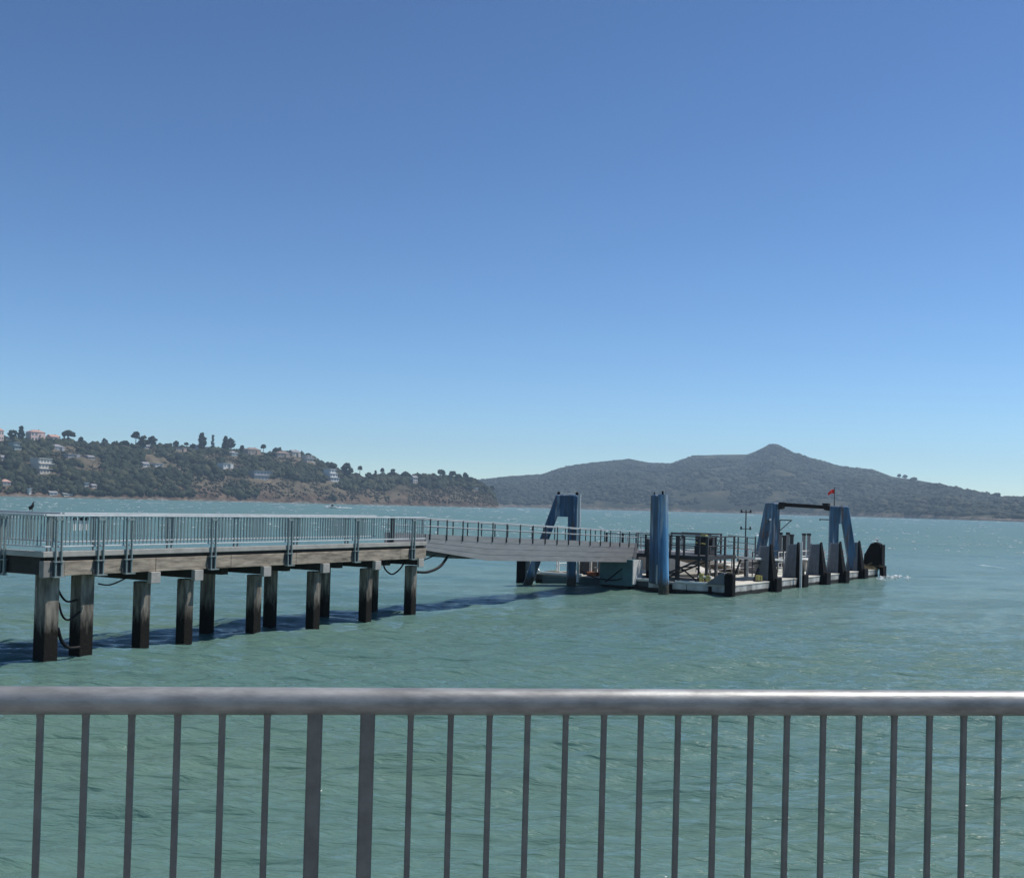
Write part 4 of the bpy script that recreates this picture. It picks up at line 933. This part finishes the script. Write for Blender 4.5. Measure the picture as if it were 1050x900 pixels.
fs = [(i * 4 + j, i * 4 + j + 1, (i + 1) * 4 + j + 1, (i + 1) * 4 + j) for i in range(n - 1) for j in range(3)]
MB().poly(P + top_, fs + [tuple(N0 + k for k in f) for f in fs]).build('cloth', 'red_cloth', fg)

# --- pipe posts on the deck
pls = ['leftmost grey pipe post left of the gap under the beam', 'second grey pipe post from the left gantry leg', 'pale tall pipe post between the darker ones', 'dark capped pipe post leaning against the pale one',
       'left of the two separate grey pipe posts under the beam', 'right of the two separate grey pipe posts under the beam']
proto = None
for k, (x, ytop, wd, mt) in enumerate(((800.5, 546, 0.12, 'gangway_grey'), (804.3, 549, 0.12, 'dark_steel'), (808, 546, 0.12, 'gangway_grey'), (812, 548, 0.13, 'dark_steel'), (824.5, 547, 0.12, 'gangway_grey'), (829.6, 547, 0.12, 'gangway_grey'))):
    yb = [5.6, 5.3, 5.05, 4.8, 3.9, 3.55][k]; d = ray(x, ytop)
    # stand in a row across the deck; x along the float solved so that the row is even
    r_ = d[0] / d[1]; px_, py_ = FO.x - 0.829 * yb, FO.y + 0.559 * yb
    s_ = (r_ * py_ - px_) / (0.559 - r_ * 0.829)
    top = EYE + d[2] / d[1] * fl(s_, yb, 0).y
    p = thing('pipe_post', pls[k], 'post', fl(s_, yb, DZ + 0.002), FROT, 'pipe posts on the float deck')
    MB().tube((0, 0, 0), (0, 0, top - DZ), wd, n=12).build('pipe', mt, p, smooth='auto')
    MB().tube((0, 0, top - DZ - 0.12), (0, 0, top - DZ + 0.02), wd * 1.25, n=12).build('cap', 'dark_steel', p, smooth='auto')
pp_ = fl(9.55, -0.30, -0.3)
o = MB().tube((0, 0, 0), (0, 0, 2.95), 0.07, n=10).build('pole', 'off_white', None, smooth='auto'); o.location = pp_; tag(o, 'thin pale pole standing upright against the second tall fender', 'pole')

# --- railing at the far end and machinery clutter behind the fenders
er = thing('deck_railing', 'low pale railing across the far end of the float', 'railing', fl(25.4, 0.9, DZ + 0.003), FROT + R(90))
for z in (0.35, 0.65, 0.95, 1.2): MB().tube((0, 0, z), (9.5, 0, z), 0.035, n=6).build('rail', 'off_white', er)
for k in range(8): MB().box(k * 1.35 - 0.03, k * 1.35 + 0.03, -0.03, 0.03, 0, 1.22).build('post', 'off_white', er)
lc = [('low grey machinery cover with a pale lid behind the first tall fender', 12.0, 3.1, 2.4, 1.3, 0.75), ('low grey machinery cover behind the third tall fender', 17.5, 2.2, 2.2, 1.1, 0.7)]
for lb, s_, y, L_, W_, H_ in lc:
    r = thing('machinery_cover', lb, 'machinery', fl(s_, y, DZ + 0.004), FROT, 'machinery covers on the float')
    MB().box(0, L_, 0, W_, 0, H_).build('housing', 'tan_wall', r, 0.03); MB().box(-0.06, L_ + 0.06, -0.06, W_ + 0.06, H_ + 0.002, H_ + 0.08).build('lid', 'off_white', r, 0.02)
    for k in range(3): MB().box(0.3 + k * 0.7, 0.7 + k * 0.7, -0.02, -0.002, 0.15, H_ - 0.15).build('vent', 'dark_steel', r)

# --- boarding platform by the end of the gangway
bp_ = thing('boarding_platform', 'raised dark steel boarding platform with railings right of the blue pillar', 'platform', FO, FROT)
PZ = 1.92; X0, X1, Y0, Y1 = 0.9, 4.6, 1.6, 7.7
MB().box(X0, X1, Y0, Y1, PZ - 0.20, PZ).build('platform_floor', 'dark_steel', bp_)
dh = thing('deck_housing', 'pale tan deck housing showing under the boarding platform', 'housing', FO, FROT)
MB().box(6.0, 8.4, 5.7, 9.2, DZ + 0.006, 1.78).build('wall', 'off_white', dh, 0.02); MB().box(5.9, 8.5, 5.6, 9.3, 1.783, 1.86).build('roof', 'gangway_grey', dh, 0.01)
for yk in (6.3, 7.6): MB().box(5.98, 5.997, yk, yk + 0.8, 0.75, 1.5).build('panel', 'tan_wall', dh)
for y, t_ in ((7.6, 0.05), (6.6, 0.05), (5.2, 0.05), (4.6, 0.05), (3.75, 0.05), (3.3, 0.10), (2.95, 0.05), (2.1, 0.05), (1.65, 0.07)):
    MB().box(X0 - t_, X0 + t_ * 0.6, y - t_, y + t_, (DZ + 0.006) if t_ > 0.05 or y in (4.6, 2.1) else PZ - 0.19, PZ + 1.03).build('post', 'dark_steel', bp_)
for x in (2.0, 3.2, 4.45):
    MB().box(x - 0.05, x + 0.05, Y0 + 0.003, Y0 + 0.09, DZ + 0.006, PZ + 1.03).build('post', 'dark_steel', bp_)
for x in (1.0, 2.8, 4.5): MB().box(x - 0.04, x + 0.04, Y1 - 0.09, Y1 - 0.01, DZ + 0.006, PZ + 1.0).build('post', 'rail_bar', bp_)
for z, mt in ((1.0, 'dark_steel'), (0.52, 'dark_steel')):
    MB().tube((X0 + 0.0, Y0, PZ + z), (X0, 5.1, PZ + z), 0.035, n=6).build('hand_rail', mt, bp_)
    MB().tube((X0, Y0 + 0.05, PZ + z), (X1, Y0 + 0.05, PZ + z), 0.035, n=6).build('hand_rail', mt, bp_)
for k in range(26): MB().box(X0 + 0.01, X0 + 0.03, 5.15 + k * 0.1 - 0.008, 5.15 + k * 0.1 + 0.008, PZ + 0.05, PZ + 1.0).build('picket', 'gangway_grey', bp_)
MB().tube((X0 + 0.02, 5.1, PZ + 1.0), (X0 + 0.02, 7.65, PZ + 1.0), 0.03, n=6).build('hand_rail', 'gangway_grey', bp_)
for z in (0.25, 0.5, 0.75, 1.0): MB().tube((X1 - 0.05, 2.6, PZ + z), (X1 - 0.05, Y1, PZ + z), 0.03, n=6).build('hand_rail', 'rail_bar', bp_)
m = MB()
for x in (0.45, 2.0):
    m.tube((x, 1.75, PZ - 0.15), (x, 4.35, DZ + 0.12), 0.055, n=6)
m.build('stair_stringer', 'dark_steel', bp_)
for k in range(6):
    f_ = (k + 0.5) / 6; MB().box(0.5, 1.95, 1.75 + 2.6 * f_ - 0.12, 1.75 + 2.6 * f_ + 0.12, PZ - 0.15 - (PZ - DZ - 0.27) * f_ - 0.02, PZ - 0.15 - (PZ - DZ - 0.27) * f_ + 0.02).build('step', 'dark_steel', bp_)
m = MB(); m.tube((X0 - 0.05, 3.3, 1.4), (X0 - 0.05, 2.2, 0.65), 0.04, n=6); m.tube((X0 - 0.05, 2.2, 1.3), (X0 - 0.05, 1.7, 0.7), 0.04, n=6); m.tube((X0 - 0.05, 4.6, 1.0), (X0 - 0.05, 3.8, 1.0), 0.03, n=6); m.tube((X0 - 0.05, 4.6, 1.5), (X0 - 0.05, 3.3, 0.8), 0.03, n=6)
m.build('brace', 'dark_steel', bp_)
def frame_rail(label, s0, s1, y0, y1, z0, n, mt, hs):
    a, b = Vector(fl(s0, y0, z0)), Vector(fl(s1, y1, z0)); L_ = (b - a).length
    r = thing('deck_railing', label, 'railing', a, math.atan2(b.y - a.y, b.x - a.x), 'railings on the float deck')
    for h_ in hs: MB().tube((0, 0, h_), (L_, 0, h_), 0.028, n=6).build('rail', mt, r)
    for k in range(n): MB().box(L_ * k / (n - 1) - 0.028, L_ * k / (n - 1) + 0.028, -0.028, 0.028, 0, hs[-1] + 0.02).build('post', mt, r)
    return r
frame_rail('grey railing running back along the deck behind the boarding ramp', 5.2, 12.5, 3.4, 3.4, DZ + 0.004, 8, 'gangway_grey', (0.4, 0.75, 1.1))
frame_rail('dark railing on the deck left of the first tall fender', 9.0, 14.0, 2.4, 2.4, DZ + 0.004, 6, 'dark_steel', (0.35, 0.7, 1.05, 1.4))
frame_rail('pale railing seen between the tall fenders under the beam', 14.5, 20.6, 2.9, 2.9, DZ + 0.004, 7, 'off_white', (0.3, 0.6, 0.9, 1.25))
frame_rail('grey railing crossing the deck behind the boarding platform', 9.3, 9.3, 4.2, 10.8, DZ + 0.004, 8, 'gangway_grey', (0.5, 1.0, 1.5, 2.0))
frame_rail('long pale railing along the hidden left edge of the float', 2.0, 24.0, 11.3, 11.3, DZ + 0.004, 18, 'off_white', (0.5, 0.95))
frame_rail('pale railing on the left end of the float beneath the gangway', 1.6, 1.6, 8.2, 11.2, DZ + 0.004, 5, 'off_white', (0.4, 0.75, 1.1))
sf = thing('gangway_hoist', 'dark steel hoist frame standing behind the boarding platform', 'hoist', fl(10.2, 5.6, DZ + 0.004), FROT)
for yk in (0.0, 2.6):
    for xk in (0.0, 1.6): MB().box(xk - 0.05, xk + 0.05, yk - 0.05, yk + 0.05, 0, 2.35).build('post', 'dark_steel', sf)
    MB().tube((0, yk, 0.2), (1.6, yk, 2.2), 0.035, n=6).build('brace', 'dark_steel', sf)
for z in (1.2, 2.3): MB().tube((0, 0, z), (0, 2.6, z), 0.05, n=6).build('cross_bar', 'dark_steel', sf); MB().tube((1.6, 0, z), (1.6, 2.6, z), 0.05, n=6).build('cross_bar', 'dark_steel', sf)
MB().tube((0.0, 0, 0.15), (0.0, 2.6, 1.15), 0.035, n=6).build('brace', 'gangway_grey', sf)
# ramp from the platform towards the boarding gap
rp = thing('boarding_ramp', 'pale flat boarding ramp between the platform and the first tall fender', 'ramp', FO, FROT)
m = MB().hexa([(4.66, 0.5, 1.72), (8.9, 0.5, 1.52), (8.9, 2.1, 1.52), (4.66, 2.1, 1.72)], [(4.66, 0.5, 1.84), (8.9, 0.5, 1.64), (8.9, 2.1, 1.64), (4.66, 2.1, 1.84)])
m.build('ramp_plate', 'off_white', rp, 0.01)
m = MB().box(4.7, 8.8, 0.6, 0.7, 1.46, 1.53); m.tube((5.0, 0.7, DZ + 0.02), (6.0, 0.7, 1.6), 0.06, n=6); m.tube((5.0, 1.9, DZ + 0.02), (6.0, 1.9, 1.6), 0.06, n=6)
m.tube((8.6, 0.8, DZ + 0.02), (7.4, 0.8, 1.55), 0.04, n=6)
m.build('brace', 'dark_steel', rp)
m = MB()
for k in range(3): m.tube((4.8, 2.15, 2.2 + k * 0.33 + 0.1), (8.8, 2.15, 2.0 + k * 0.33 + 0.1), 0.025, n=6)
for x in (6.2, 7.5, 8.75): m.box(x - 0.035, x + 0.035, 2.12, 2.18, 1.5, 2.86)
m.build('ramp_rail', 'dark_steel', rp)
o = MB().hexa([(4.75, 3.6, 1.5), (11.5, 3.6, 0.56), (11.5, 5.4, 0.56), (4.75, 5.4, 1.5)], [(4.75, 3.6, 1.66), (11.5, 3.6, 0.66), (11.5, 5.4, 0.66), (4.75, 5.4, 1.66)]).build('access_ramp', 'tan_wall')
o.location = FO; o.rotation_euler = (0, 0, FROT); tag(o, 'sloping brown grey ramp going down behind the boarding platform', 'ramp')
wn = thing('winch', 'dark winch with rusty yellow fittings on the boarding platform', 'winch', fl(3.3, 2.4, PZ + 0.004), FROT)
MB().box(-0.4, 0.6, 0, 0.9, 0, 0.45).build('base', 'dark_steel', wn, 0.03)
MB().tube((0.1, 0.0, 0.7), (0.1, 0.9, 0.7), 0.26, n=14).build('drum', 'dark_timber_and_shade', wn)
for yk in (-0.06, 0.903): MB().box(-0.15, 0.35, yk, yk + 0.057, 0.4, 1.0).build('cheek', 'dark_plate', wn)
m = MB().box(-0.3, 0.0, 0.3, 0.6, 0.98, 1.08); m.tube((-0.4, 0.1, 0.55), (-0.4, 0.8, 0.62), 0.05, n=6); m.build('fitting', 'yellow_paint', wn)
lp = thing('lamp_post', 'thin dark lamp post with two small cross arms beside the ramp', 'lamp post', fl(8.35, 2.6, DZ + 0.003), FROT)
MB().tube((0, 0, 0), (0, 0, 3.85), 0.05, 0.035, 8).build('pole', 'dark_steel', lp)
for z in (3.72, 2.75):
    m = MB().tube((0, -0.3, z), (0, 0.3, z), 0.025, n=6); ca = m.build('cross_arm', 'dark_steel', lp)
    for y in (-0.28, 0.28): MB().tube((0, y, z - 0.05), (0, y, z + 0.13), 0.07, 0.05, 8).build('lamp', 'dark_plate', ca)
MB().tube((0.1, -0.1, 0), (0.1, -0.1, 1.7), 0.09, n=8).build('conduit', 'off_white', lp)
yb = thing('bollard', 'yellow and white mooring bollard on the near edge of the float', 'bollard', fl(0.32, 1.45, DZ + 0.005), FROT)
MB().tube((0, -0.15, 0), (0, -0.15, 0.42), 0.13, n=12).build('post', 'yellow_paint', yb); MB().tube((0, 0.22, 0), (0, 0.22, 0.5), 0.13, n=12).build('post', 'yellow_paint', yb)
MB().tube((0, -0.35, 0.34), (0, 0.4, 0.34), 0.06, n=8).build('bar', 'white_paint', yb); MB().box(-0.25, 0.2, -0.42, 0.45, 0, 0.05).build('base', 'dark_plate', yb)
yb2 = thing('bollard', 'small yellow bollard at the foot of the first tall fender', 'bollard', fl(4.75, 0.32, DZ + 0.005), FROT)
MB().tube((-0.2, 0, 0), (-0.2, 0, 0.34), 0.11, n=10).build('post', 'yellow_paint', yb2); MB().tube((0.2, 0, 0), (0.2, 0, 0.3), 0.11, n=10).build('post', 'yellow_paint', yb2); MB().box(-0.4, 0.4, -0.15, 0.15, 0, 0.04).build('base', 'dark_plate', yb2)
og = thing('valve_stand', 'rusty orange pipe stand under the pale boarding ramp', 'pipe stand', fl(7.7, 1.2, DZ + 0.005), FROT)
m = MB(); m.tube((0, 0, 0), (0, 0, 0.8), 0.06, n=8); m.tube((0.4, 0.1, 0), (0.1, 0.0, 0.75), 0.05, n=8); m.tube((-0.35, 0, 0.1), (0.3, 0.0, 0.6), 0.05, n=8); m.build('pipe', 'orange_rust', og)
m = MB(); m.tube((0, -0.1, 0.6), (0, 0.1, 0.6), 0.16, n=10); m.build('wheel', 'orange_rust', og)

# --- under and beside the gangway's outer end
sb = thing('support_block', 'dark teal block with one pale side carrying the outer end of the gangway', 'support block', FO, FROT)
MB().box(-0.40, 0.70, 5.31, 7.25, 0.20, 1.60).build('block', 'teal_paint', sb, 0.02)
MB().box(-0.38, 0.69, 5.25, 5.307, 0.30, 1.58).build('side_plate', 'off_white', sb, 0.01)
m = MB().tube((-0.42, 6.9, 0.35), (-0.42, 5.9, 1.1), 0.03, n=6); m.build('cable', 'hose_black', sb)
MB().box(-0.2, 0.5, 7.3, 11.0, -0.3, DZ - 0.09).build('front_plate', 'teal_hull', flt)
mf = thing('gangway_cradle', 'dark steel posts and plates holding the gangway beside the blue pillar', 'cradle', FO, FROT)
for y, x in ((5.05, 0.9), (4.5, 1.0), (4.1, 0.95)):
    MB().box(x - 0.07, x + 0.07, y - 0.07, y + 0.07, DZ + 0.006, 2.7).build('post', 'dark_steel', mf)
MB().box(0.75, 1.3, 4.0, 5.1, 1.1, 1.9).build('plate', 'dark_plate', mf); MB().box(0.6, 0.85, 4.6, 5.0, DZ + 0.006, 1.0).build('block', 'rubber', mf)
m = MB()
for z in (2.1, 2.4, 2.7): m.tube((1.0, 3.9, z), (1.0, 5.3, z), 0.03, n=6)
m.build('rail', 'pale_rail', mf)
cr = [('dark storage locker under the gangway right of the blue raking leg', 1.2, 8.75, 0.8, 0.7, 0.95, 'dark_plate'), ('grey storage locker beside the teal support block', 1.3, 7.75, 0.7, 0.6, 0.9, 'slate_panel')]
for lb, s_, y, L_, W_, H_ in [c[:6] for c in cr]:
    r = thing('storage_locker', lb, 'locker', fl(s_, y, DZ + 0.004), FROT, 'lockers under the gangway')
    MB().box(0, L_, 0, W_, 0, H_).build('body', 'dark_plate' if 'dark' in lb else 'slate_panel', r, 0.02); MB().box(-0.03, L_ + 0.03, -0.03, W_ + 0.03, H_ + 0.002, H_ + 0.06).build('lid', 'dark_steel', r, 0.01)
pst = [('left pale post under the gangway near the raking leg', 9.25), ('right pale post under the gangway by the teal block', 7.5), ('middle pale post between the lockers under the gangway', 8.45)]
for lb, y in pst:
    o = MB().box(-0.06, 0.06, -0.06, 0.06, 0, 1.3).build('support_post', 'off_white', None, 0.01); o.location = fl(0.7, y, DZ + 0.004); o.rotation_euler = (0, 0, FROT); tag(o, lb, 'post', 'posts under the gangway')
o = MB().box(0, 0.35, 0, 0.6, 0, 0.22).build('fish_crate', 'orange_rust', None, 0.02); o.location = fl(0.35, 7.9, DZ + 0.004); o.rotation_euler = (0, 0, FROT); tag(o, 'low rusty red crate on the float edge under the gangway', 'crate')
o = MB().path([(0.0, 0, 0.05), (0.3, 0.5, 0.12), (0.1, 1.0, 0.06), (0.35, 1.5, 0.1), (0.1, 2.0, 0.05)], 0.06).build('mooring_line', 'straw', None, smooth=True); o.location = fl(0.3, 9.2, DZ + 0.004); o.rotation_euler = (0, 0, FROT); tag(o, 'pale thick mooring line lying on the left end of the float', 'rope')
hg = hose([fl(-0.1, 5.4, 0.9), fl(-0.5, 6.2, 0.5), fl(-0.6, 7.4, 0.55), fl(-0.2, 8.6, 0.9)], 0.03, 'slack hose hanging across the front of the teal block'); hg['group'] = 'hoses on the float'

# ================================================================== BIRDS, BOAT
def skin(name, pts, edges, radii, material, parent=None, sub=2):
    me = bpy.data.meshes.new(name); me.from_pydata([tuple(p) for p in pts], edges, [])
    o = bpy.data.objects.new(name, me); COL.objects.link(o)
    md = o.modifiers.new('skin', 'SKIN'); md.use_smooth_shade = True
    for v_, r in zip(me.skin_vertices[0].data, radii): v_.radius = (r, r)
    me.skin_vertices[0].data[0].use_root = True
    s_ = o.modifiers.new('sub', 'SUBSURF'); s_.levels = sub; s_.render_levels = sub
    me.materials.append(MATS[material])
    if parent: o.parent = parent
    return o
def bird(label, loc, rz, sc_, body_m, group=None):
    r = thing('bird', label, 'bird', loc, rz, group); r.scale = (sc_,) * 3
    pts = [(0, 0, 0.13), (0.018, 0, 0.19), (0.022, 0, 0.245), (0.04, 0, 0.275), (-0.03, 0, 0.085), (-0.075, 0, 0.03)] if body_m == 'bird_black' else [(0, 0, 0.13), (0.05, 0, 0.19), (0.065, 0, 0.245), (0.085, 0, 0.275), (-0.06, 0, 0.09), (-0.14, 0, 0.05)]
    skin('body', pts, [(0, 1), (1, 2), (2, 3), (0, 4), (4, 5)], [0.048, 0.034, 0.019, 0.022, 0.036, 0.012], body_m, r)
    MB().tube((0.05, 0, 0.275), (0.13, 0, 0.266), 0.009, 0.002, 6).build('beak', 'yellow_paint' if body_m == 'bird_white' else 'dark_plate', r)
    for s_ in (-1, 1):
        m = MB().hexa([(-0.08, s_ * 0.03 - 0.006, 0.06), (0.03, s_ * 0.045 - 0.006, 0.12), (0.03, s_ * 0.045 + 0.006, 0.12), (-0.08, s_ * 0.03 + 0.006, 0.06)],
                      [(-0.10, s_ * 0.03 - 0.006, 0.13), (0.05, s_ * 0.04 - 0.006, 0.19), (0.05, s_ * 0.04 + 0.006, 0.19), (-0.10, s_ * 0.03 + 0.006, 0.13)])
        m.build('wing', 'bird_black' if body_m == 'bird_black' else 'gangway_grey', r, 0.005)
        m = MB().tube((0.0, s_ * 0.02, 0), (0.0, s_ * 0.018, 0.1), 0.006, n=5); m.box(-0.01, 0.035, s_ * 0.02 - 0.012, s_ * 0.02 + 0.012, -0.001, 0.005)
        m.build('leg', 'dark_plate', r)
    return r
bp0 = at_y(33, 526.5, 1.0); r_ = bp0.x / bp0.y
# on the top rail of the railing behind the short left one
best = min(((abs((pl(2.38, PW + k * 0.02, 0).x / pl(2.38, PW + k * 0.02, 0).y) - r_), k) for k in range(0, 400)))[1]
bird('small dark bird perched on the pier railing at the left', pl(2.38, PW + best * 0.02, 2.82 + 0.955), R(10), 1.0, 'bird_black')
bird('white gull standing on top of the far corner fender', fl(25.9, 0.1, 2.40), R(150), 1.25, 'bird_white')
bw = at_z(341, 520.8, 0)
bt = thing('motorboat', 'small white motorboat speeding across the bay below the headland', 'boat', (bw.x, bw.y, 0.15), R(184))
P = []
sec = [(-2.9, 0.95, 0.85), (-1.0, 1.1, 0.85), (1.0, 1.0, 0.95), (2.3, 0.55, 1.1), (3.1, 0.04, 1.25)]
for x, hw, h_ in sec: P += [(x, -hw, h_), (x, -hw * 0.8, 0.1), (x, 0, -0.25 if x < 2 else 0.1), (x, hw * 0.8, 0.1), (x, hw, h_)]
fs = []
for i in range(4):
    for j in range(4): fs.append((i * 5 + j, i * 5 + j + 1, (i + 1) * 5 + j + 1, (i + 1) * 5 + j))
    fs.append((i * 5, (i + 1) * 5, (i + 1) * 5 + 4, i * 5 + 4))
fs += [(0, 1, 2, 3, 4), (20, 24, 23, 22, 21)]
MB().poly(P, fs).build('hull', 'white_paint', bt)
MB().hexa([(-0.6, -0.7, 0.87), (1.1, -0.6, 0.97), (1.1, 0.6, 0.97), (-0.6, 0.7, 0.87)], [(-0.5, -0.6, 1.95), (0.6, -0.5, 1.95), (0.6, 0.5, 1.95), (-0.5, 0.6, 1.95)]).build('cabin', 'dark_plate', bt)
MB().box(-3.4, -2.92, -0.25, 0.25, 0.1, 1.3).build('outboard_motor', 'dark_plate', bt)
# foam thrown up by the boat
foam = mat('foam', (0.8, 0.82, 0.82), 0.9, 0, 0.05, 1)
g = np.random.default_rng(9); n = 230
x = np.concatenate([g.normal(-2.6, 1.1, 60), bw.x * 0 + g.uniform(0, 11, 170)]); y = g.normal(0, 0.55, n)
h_ = np.concatenate([np.abs(g.normal(0, 0.55, 60)), np.abs(g.normal(0, 0.55, 170)) * np.exp(-x[60:] / 5.0)])
pos = np.stack([bw.x + x, bw.y + y * 1.6, 0.15 + h_], -1)
tag(clumps('wake', pos, g.uniform(0.12, 0.42, n), g.uniform(0.4, 0.8, n), foam, ICO1, 0.4), 'white wake and spray around the speeding motorboat', 'wake', kind='stuff')

g = np.random.default_rng(31); P = []; S = []
for k in range(900):
    px_ = g.uniform(-60, 1110); hy = 504.8 + px_ * 0.026; q = 3.2 + 42 * g.random() ** 2.0 * (1.25 if px_ > 560 else 0.7)
    w0 = at_z(px_, hy + q, 0); L_ = min(g.gamma(1.6, 0.3) + 0.15, 1.6) * (0.5 + w0.y / 400)
    for j in range(int(2 + L_ * 3)):
        P.append((w0.x + g.uniform(-L_, L_) * 0.9, w0.y + g.normal(0, 0.25), 0.06 + g.uniform(0, 0.05))); S.append(g.uniform(0.03, 0.085) * (0.7 + w0.y / 350))
P = np.array(P); S = np.array(S); gap = P[:, 1] > 135
tag(clumps('whitecaps', P[gap], S[gap], g.uniform(0.5, 0.8, gap.sum()), foam, ICO1, 0.5, 2.4), 'small white wave crests scattered over the open bay', 'whitecaps', kind='stuff')
P = np.array([tuple(fl(g.uniform(21, 26), -0.9 - abs(g.normal(0, 0.8)), 0.03 + abs(g.normal(0, 0.09)))) for k in range(60)])
tag(clumps('splash', P, g.uniform(0.03, 0.09, 60), g.uniform(0.5, 0.9, 60), foam, ICO1, 0.5, 1.6), 'white water breaking against the far fenders of the float', 'splash', kind='stuff')

# ================================================================== HAZE
hz = MB().box(-3300, 3300, -40, 4400, -4, 246).build('haze', foam)
hz.data.materials.clear(); hm = bpy.data.materials.new('haze_air'); hm.use_nodes = True; N = hm.node_tree.nodes; L = hm.node_tree.links
N.remove(N['Principled BSDF']); vol = N.new('ShaderNodeVolumePrincipled'); vol.inputs['Color'].default_value = (0.62, 0.82, 1.0, 1); vol.inputs['Density'].default_value = 0.00015; vol.inputs['Anisotropy'].default_value = 0.2
L.new(vol.outputs[0], N['Material Output'].inputs['Volume']); hz.data.materials.append(hm); tag(hz, kind='stuff')
